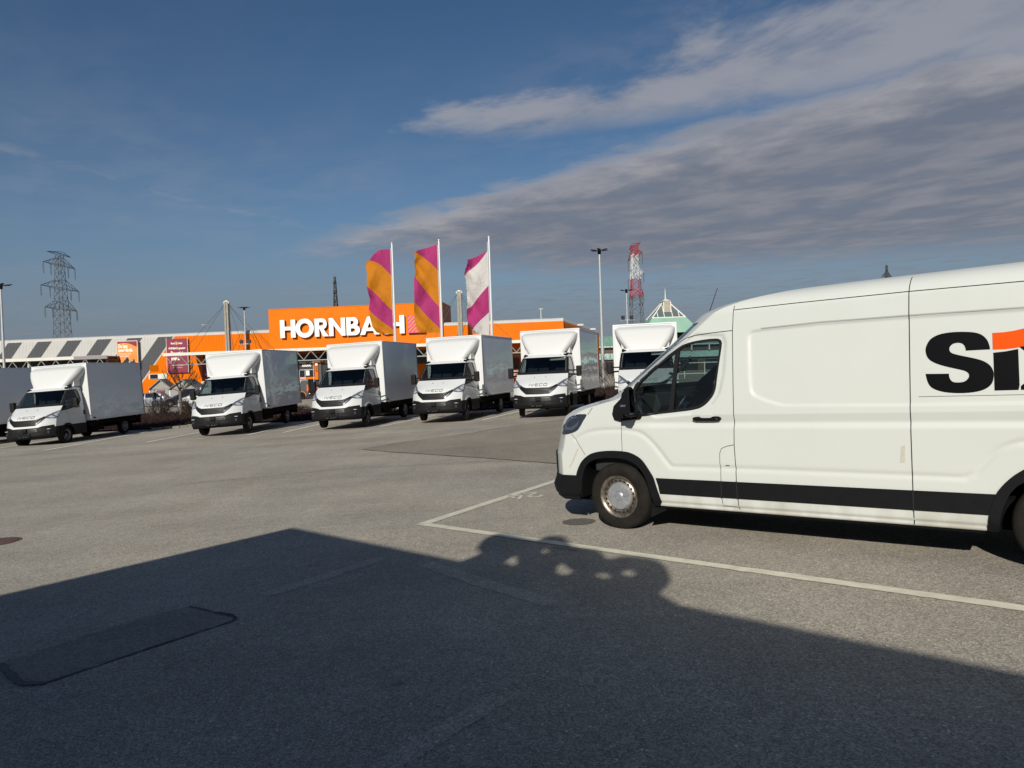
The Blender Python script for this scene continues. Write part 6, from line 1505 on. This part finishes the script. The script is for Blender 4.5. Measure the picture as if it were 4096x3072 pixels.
def dark_van():
    x, y = -22.55, 75.0; z0 = g1(x, y)
    o = empty('rental_van', Matrix.Translation((x, y, z0)) @ Matrix.Rotation(.05, 4, 'Z'), 'dark grey van with orange wheel arch edging and white text lines, seen between two trucks', 'van')
    MB().bb((-4.6, 0, .42), (1.05, 1.9, 2.10)).build('body', CARGREY, o, bevel=.08)
    MB().bb((1.04, .05, .35), (1.20, 1.85, .62)).build('rear_bumper', CARBLK, o, bevel=.03)
    w = MB().lathe([(.19, -.08), (.33, -.09), (.35, -.06), (.35, .06), (.33, .09), (.2, .09)], 24).build('wheel', RUBBER, o, True); w.location = (.30, .06, .35)
    MB().lathe([(0, -.07), (.08, -.08), (.1, -.06), (.19, -.06)], 20).build('rim', GREYP, w, True)
    w2 = w.copy(); COL.objects.link(w2); w2.location = (-3.2, .06, .35)
    a = MB(); Q = [(.30 + .47 * math.cos(t), .40 + .47 * math.sin(t)) for t in np.linspace(-.1, math.pi + .1, 18)]; Q2 = [(.30 + .40 * math.cos(t), .40 + .40 * math.sin(t)) for t in np.linspace(math.pi + .1, -.1, 18)]
    a.prism(Q2[::-1] + Q2[:0], -.02, .3, 'xz'); a.build('wheel_arch', UNDER, o)
    rb = MB()
    n = 18
    for q1, q2, r1, r2 in zip(Q[:-1], Q[1:], Q2[::-1][:-1], Q2[::-1][1:]): rb.add([(q1[0], -.03, q1[1]), (q2[0], -.03, q2[1]), (r2[0], -.03, r2[1]), (r1[0], -.03, r1[1])], [(0, 1, 2, 3)])
    rb.build('arch_edging', ORANGEP, o)
    MB().bb((.86, -.03, .86), (1.0, -.005, 1.55)).build('side_edging', ORANGEP, o)
    for i, L in enumerate((1.05, .98, .80, .46)): MB().bb((-.75, -.012, 1.95 - i * .16), (-.75 + L, -.004, 2.01 - i * .16)).build('text_line', PRINTW, o)
    MB().box((1.06, .0, 1.15), (.06, .05, .30)).build('tail_lamp', REDLENS, o)
dark_van()
def skin_fig(name, verts, edges, radii, m, parent, sub=2):
    me = D.meshes.new(name); me.from_pydata(verts, edges, []); o = D.objects.new(name, me); COL.objects.link(o)
    md = o.modifiers.new('s', 'SKIN'); sv = me.skin_vertices[0].data
    for i, r in enumerate(radii): sv[i].radius = r if isinstance(r, tuple) else (r, r)
    sv[0].use_root = True
    ss = o.modifiers.new('ss', 'SUBSURF'); ss.levels = sub; ss.render_levels = sub
    dg = bpy.context.evaluated_depsgraph_get(); m2 = D.meshes.new_from_object(o.evaluated_get(dg)); D.objects.remove(o)
    m2.materials.clear()
    return link(name, m2, parent, m, True)
def man():
    x, y = -37.98, 75.5 - 2.6; x = -36.75
    z0 = g1(x, y)
    p = empty('person', Matrix.Translation((x, y, z0)) @ Matrix.Rotation(rad(0), 4, 'Z'), 'man in a black jacket and dark trousers walking past the silver estate car', 'person')
    # walking to the left, weight on the right leg
    V = [(0, 0, .95), (0, 0, 1.15), (0, 0, 1.38), (-.01, 0, 1.50), (-.03, 0, 1.60), (-.035, 0, 1.70),
         (.0, -.10, .92), (.06, -.10, .50), (.12, -.10, .08), (.03, -.10, .03),
         (.0, .10, .92), (-.14, .10, .52), (-.34, .10, .12), (-.44, .10, .04),
         (.0, -.20, 1.42), (.05, -.24, 1.14), (-.04, -.23, .90), (.0, .20, 1.42), (.02, .24, 1.14), (-.10, .23, .92)]
    E = [(0, 1), (1, 2), (2, 3), (3, 4), (4, 5), (0, 6), (6, 7), (7, 8), (8, 9), (0, 10), (10, 11), (11, 12), (12, 13), (2, 14), (14, 15), (15, 16), (2, 17), (17, 18), (18, 19)]
    Rr = [(.12, .15), (.12, .14), (.13, .17), .06, .10, .085, .085, .06, .042, .045, .085, .06, .042, .045, .06, .045, .04, .06, .045, .04]
    skin_fig('body', V, E, Rr, SKIN, p)
    J = [0, 1, 2, 3, 14, 15, 16, 17, 18, 19]
    mp = {q: i for i, q in enumerate(J)}
    VV = [V[q] for q in J]; VV[0] = (0, 0, .86); VV[3] = (-.01, 0, 1.48)
    EE = [(mp[a], mp[b]) for a, b in E if a in mp and b in mp]; RR = [(.17, .20), (.16, .19), (.16, .20), .085, .085, .068, .055, .085, .068, .055]
    skin_fig('jacket', VV, EE, RR, JACKET, p)
    J = [0, 6, 7, 8, 10, 11, 12]; mp = {q: i for i, q in enumerate(J)}
    skin_fig('trousers', [V[q] for q in J], [(mp[a], mp[b]) for a, b in E if a in mp and b in mp], [(.15, .17), .11, .085, .07, .11, .085, .07], JEANS, p)
    hr = MB().lathe([(0, .09), (.05, .08), (.085, .04), (.095, -.01), (.08, -.03)], 14, 'z', c=(-.025, 0, 1.71)).build('hair', HAIR, p, True)
    for q in (9, 13):
        MB().box((V[q][0], V[q][1], .045), (.27, .10, .09)).build('shoe', TRIM, p, bevel=.03)
man()
def shed(x, y, w, h, d, label, yaw=0, frame=FRAMEW):
    z0 = g1(x, y); o = empty('garden_shed', Matrix.Translation((x, y, z0)) @ Matrix.Rotation(yaw, 4, 'Z'), label, 'garden shed', 'display sheds before the store')
    MB().bb((-w / 2 + .05, .05, 0), (w / 2 - .05, d, h * .62)).build('wall', SHEDW, o)
    for sx in (-1, 1): MB().bb((sx * w / 2 - .06, -.03, 0), (sx * w / 2 + .06, .09, h * .64)).build('corner_post', frame, o)
    MB().prism([(-w / 2 - .15, h * .60), (0, h), (w / 2 + .15, h * .60), (w / 2 + .05, h * .60), (0, h - .14), (-w / 2 - .05, h * .60)], -.25, d, 'xz').build('roof', SHEDG, o)
    MB().prism([(-w / 2, h * .61), (0, h - .12), (w / 2, h * .61)], -.02, .03, 'xz').build('gable', SHEDW, o)
    MB().bb((-w * .18, -.04, 0), (w * .18, .04, h * .56)).build('door', MAROON, o)
shed(-39.6, 80, 2.3, 2.9, 2.4, 'pale garden shed with green edged roof, leftmost before the store', .15)
shed(-36.6, 79.0, 3.0, 2.75, 2.6, 'open framed garden shed with grey gable roof right behind the silver car', -.05)
def pallet(x, y, w, d, h, m, label):
    z0 = g1(x, y); o = empty('goods_pallet', Matrix.Translation((x, y, z0)), label, 'pallet', 'pallets of goods before the store')
    MB().bb((-w / 2, 0, 0), (w / 2, d, .14)).build('pallet_base', mat('pallet_wood', (.3, .22, .14), .9) if 'pallet_wood' not in D.materials else D.materials['pallet_wood'], o)
    n = max(1, int(h / .32))
    for i in range(n):
        for j in range(max(1, int(w / .8))):
            k = max(1, int(w / .8)); ww = w / k
            MB().box((-w / 2 + ww * (j + .5) + random.uniform(-.03, .03), d / 2, .14 + (i + .5) * (h / n)), (ww * .96, d * random.uniform(.9, .98), h / n * .95)).build('wrapped_stack', m, o, bevel=.04)
pallet(-35.2, 83.2, 2.4, 1.2, 2.3, GOODS, 'white wrapped goods stacked high behind the shed')
pallet(-32.4, 83.6, 2.0, 1.2, 1.9, GOODS, 'white and brown goods stacked right of the tallest white stack')
pallet(-30.3, 84.0, 2.0, 1.2, 2.45, GOODS2, 'cream coloured stack of goods under the canopy')
rc = MB().bb((-.7, 0, .1), (.7, .6, .75)).build('red_trolley', REDP, bevel=.04); rc.location = (-21.9, 79.5, g1(-21.9, 79.5) + .45); tag(rc, 'low red trolley behind the dark grey van', 'trolley')

# ------------------------------------------------------------------ shopping centre with green roof on the right
def mall():
    o = empty('shopping_centre', Matrix.Translation((32.8, 150, 0)), 'shopping centre with pale green hipped roof and white framed glass pyramid', 'building')
    def frus(a, za, b, zb, m, name, par=o, dx=0, d=None):
        d = d or (a, b)
        V = [(-a, -d[0], za), (a, -d[0], za), (a, d[0], za), (-a, d[0], za), (-b, -d[1], zb), (b, -d[1], zb), (b, d[1], zb), (-b, d[1], zb)]
        return MB().add(V, [(0, 1, 5, 4), (1, 2, 6, 5), (2, 3, 7, 6), (3, 0, 4, 7), (4, 5, 6, 7)]).build(name, m, par)
    MB().bb((-26, -8, -1), (60, 40, 5.9)).build('wall', BRICKB, o)
    MB().bb((-26.2, -8.6, 3.3), (60.2, -8.0, 4.5)).build('fascia_band', TEAL, o)
    MB().bb((-26.2, -8.9, 5.7), (60.2, -8.0, 6.05)).build('eaves', TEAL, o)
    # lower green roof, then the steep green skirt, then the glazed pyramid
    V = [(-26.5, -9, 6.05), (60.5, -9, 6.05), (60.5, 40, 6.05), (-26.5, 40, 6.05), (-14, 2, 8.4), (50, 2, 8.4), (50, 30, 8.4), (-14, 30, 8.4)]
    MB().add(V, [(0, 1, 5, 4), (1, 2, 6, 5), (2, 3, 7, 6), (3, 0, 4, 7), (4, 5, 6, 7)]).build('roof', COPPER, o)
    frus(6.0, 8.4, 3.45, 11.65, COPPER, 'roof_skirt')
    py = frus(3.2, 11.65, .55, 14.7, SKYGL, 'glass_pyramid')
    for sx in (-1, 1):
        for sy in (-1, 1):
            MB().tube((sx * 3.35, sy * 3.35, 11.7), (sx * .65, sy * .65, 15.0), .14, n=6).build('hip_frame', FRAMEW, py)
    MB().bb((-3.45, -3.5, 11.6), (3.45, -3.25, 11.76)).build('base_frame', FRAMEW, py)
    for x in (-2.2, -.85, .85, 2.2):
        zt = 11.7 + (3.25 - abs(x)) / 2.7 * 3.05
        MB().tube((x, -3.27, 11.7), (x, -3.27 + (zt - 11.7) * .87, min(zt, 14.9)), .09, n=6).build('mullion', FRAMEW, py)
    lv = MB().bb((-.62, -2.0, 11.8), (.62, 1.0, 15.2)).build('louvre_tower', STORED, o)
    for i in range(13): MB().box((0, -2.06, 12.0 + i * .25), (1.16, .12, .15), rot=Matrix.Rotation(.5, 3, 'X')).build('louvre_slat', LOUVRE, lv)
    for x in (-.72, .72): MB().bb((x - .09, -2.15, 11.75), (x + .09, -1.9, 15.0)).build('louvre_jamb', FRAMEW, lv)
    V = [(-.85, -2.2, 15.15), (.85, -2.2, 15.15), (.85, 1.2, 15.15), (-.85, 1.2, 15.15), (-.12, -.6, 15.75), (.12, -.6, 15.75), (.12, -.4, 15.75), (-.12, -.4, 15.75)]
    MB().add(V, [(0, 1, 5, 4), (1, 2, 6, 5), (2, 3, 7, 6), (3, 0, 4, 7), (4, 5, 6, 7), (3, 2, 1, 0)]).build('lantern_cap', FRAMEW, o)
    MB().tube((0, -.5, 15.7), (0, -.5, 17.9), .12, .04, 8).build('spire', FRAMEW, o)
    for i in range(16): MB().bb((-24 + i * 5, -8.3, .2), (-20.6 + i * 5, -7.98, 2.8)).build('shop_window', STOREG, o)
    for i in range(24): MB().bb((-25 + i * 3.5, -9.1, 4.6), (-24.8 + i * 3.5, -8.2, 5.7)).build('bracket', FRAMEW, o)
mall()
def palisade():
    o = empty('garden_fence', Matrix.Translation((22, 70, g1(22, 70))), 'white railing and stacked white stock seen through the van windows', 'fence')
    for i in range(14): MB().bb((-9 + i * 2.0, 0, -.2), (-8.92 + i * 2.0, .08, 1.5)).build('fence_post', FRAMEW, o)
    for z in (.35, 1.4): MB().bb((-9, .02, z), (18, .06, z + .07)).build('fence_rail', FRAMEW, o)
palisade()

bd = MB().add([(-.30, 0, .10), (0, .06, 0), (0, -.06, .01), (.30, 0, .12), (-.02, .25, .0), (.02, -.2, .0), (.0, .02, .06)], [(0, 1, 2), (3, 2, 1), (4, 1, 6), (5, 6, 2), (0, 2, 6), (3, 6, 1)]).build('bird', FRAMEW, fixn=False)
bd.location = (-25.8, 60, 6.4); tag(bd, 'single white bird flying above the store roof left of the concrete mast', 'bird')
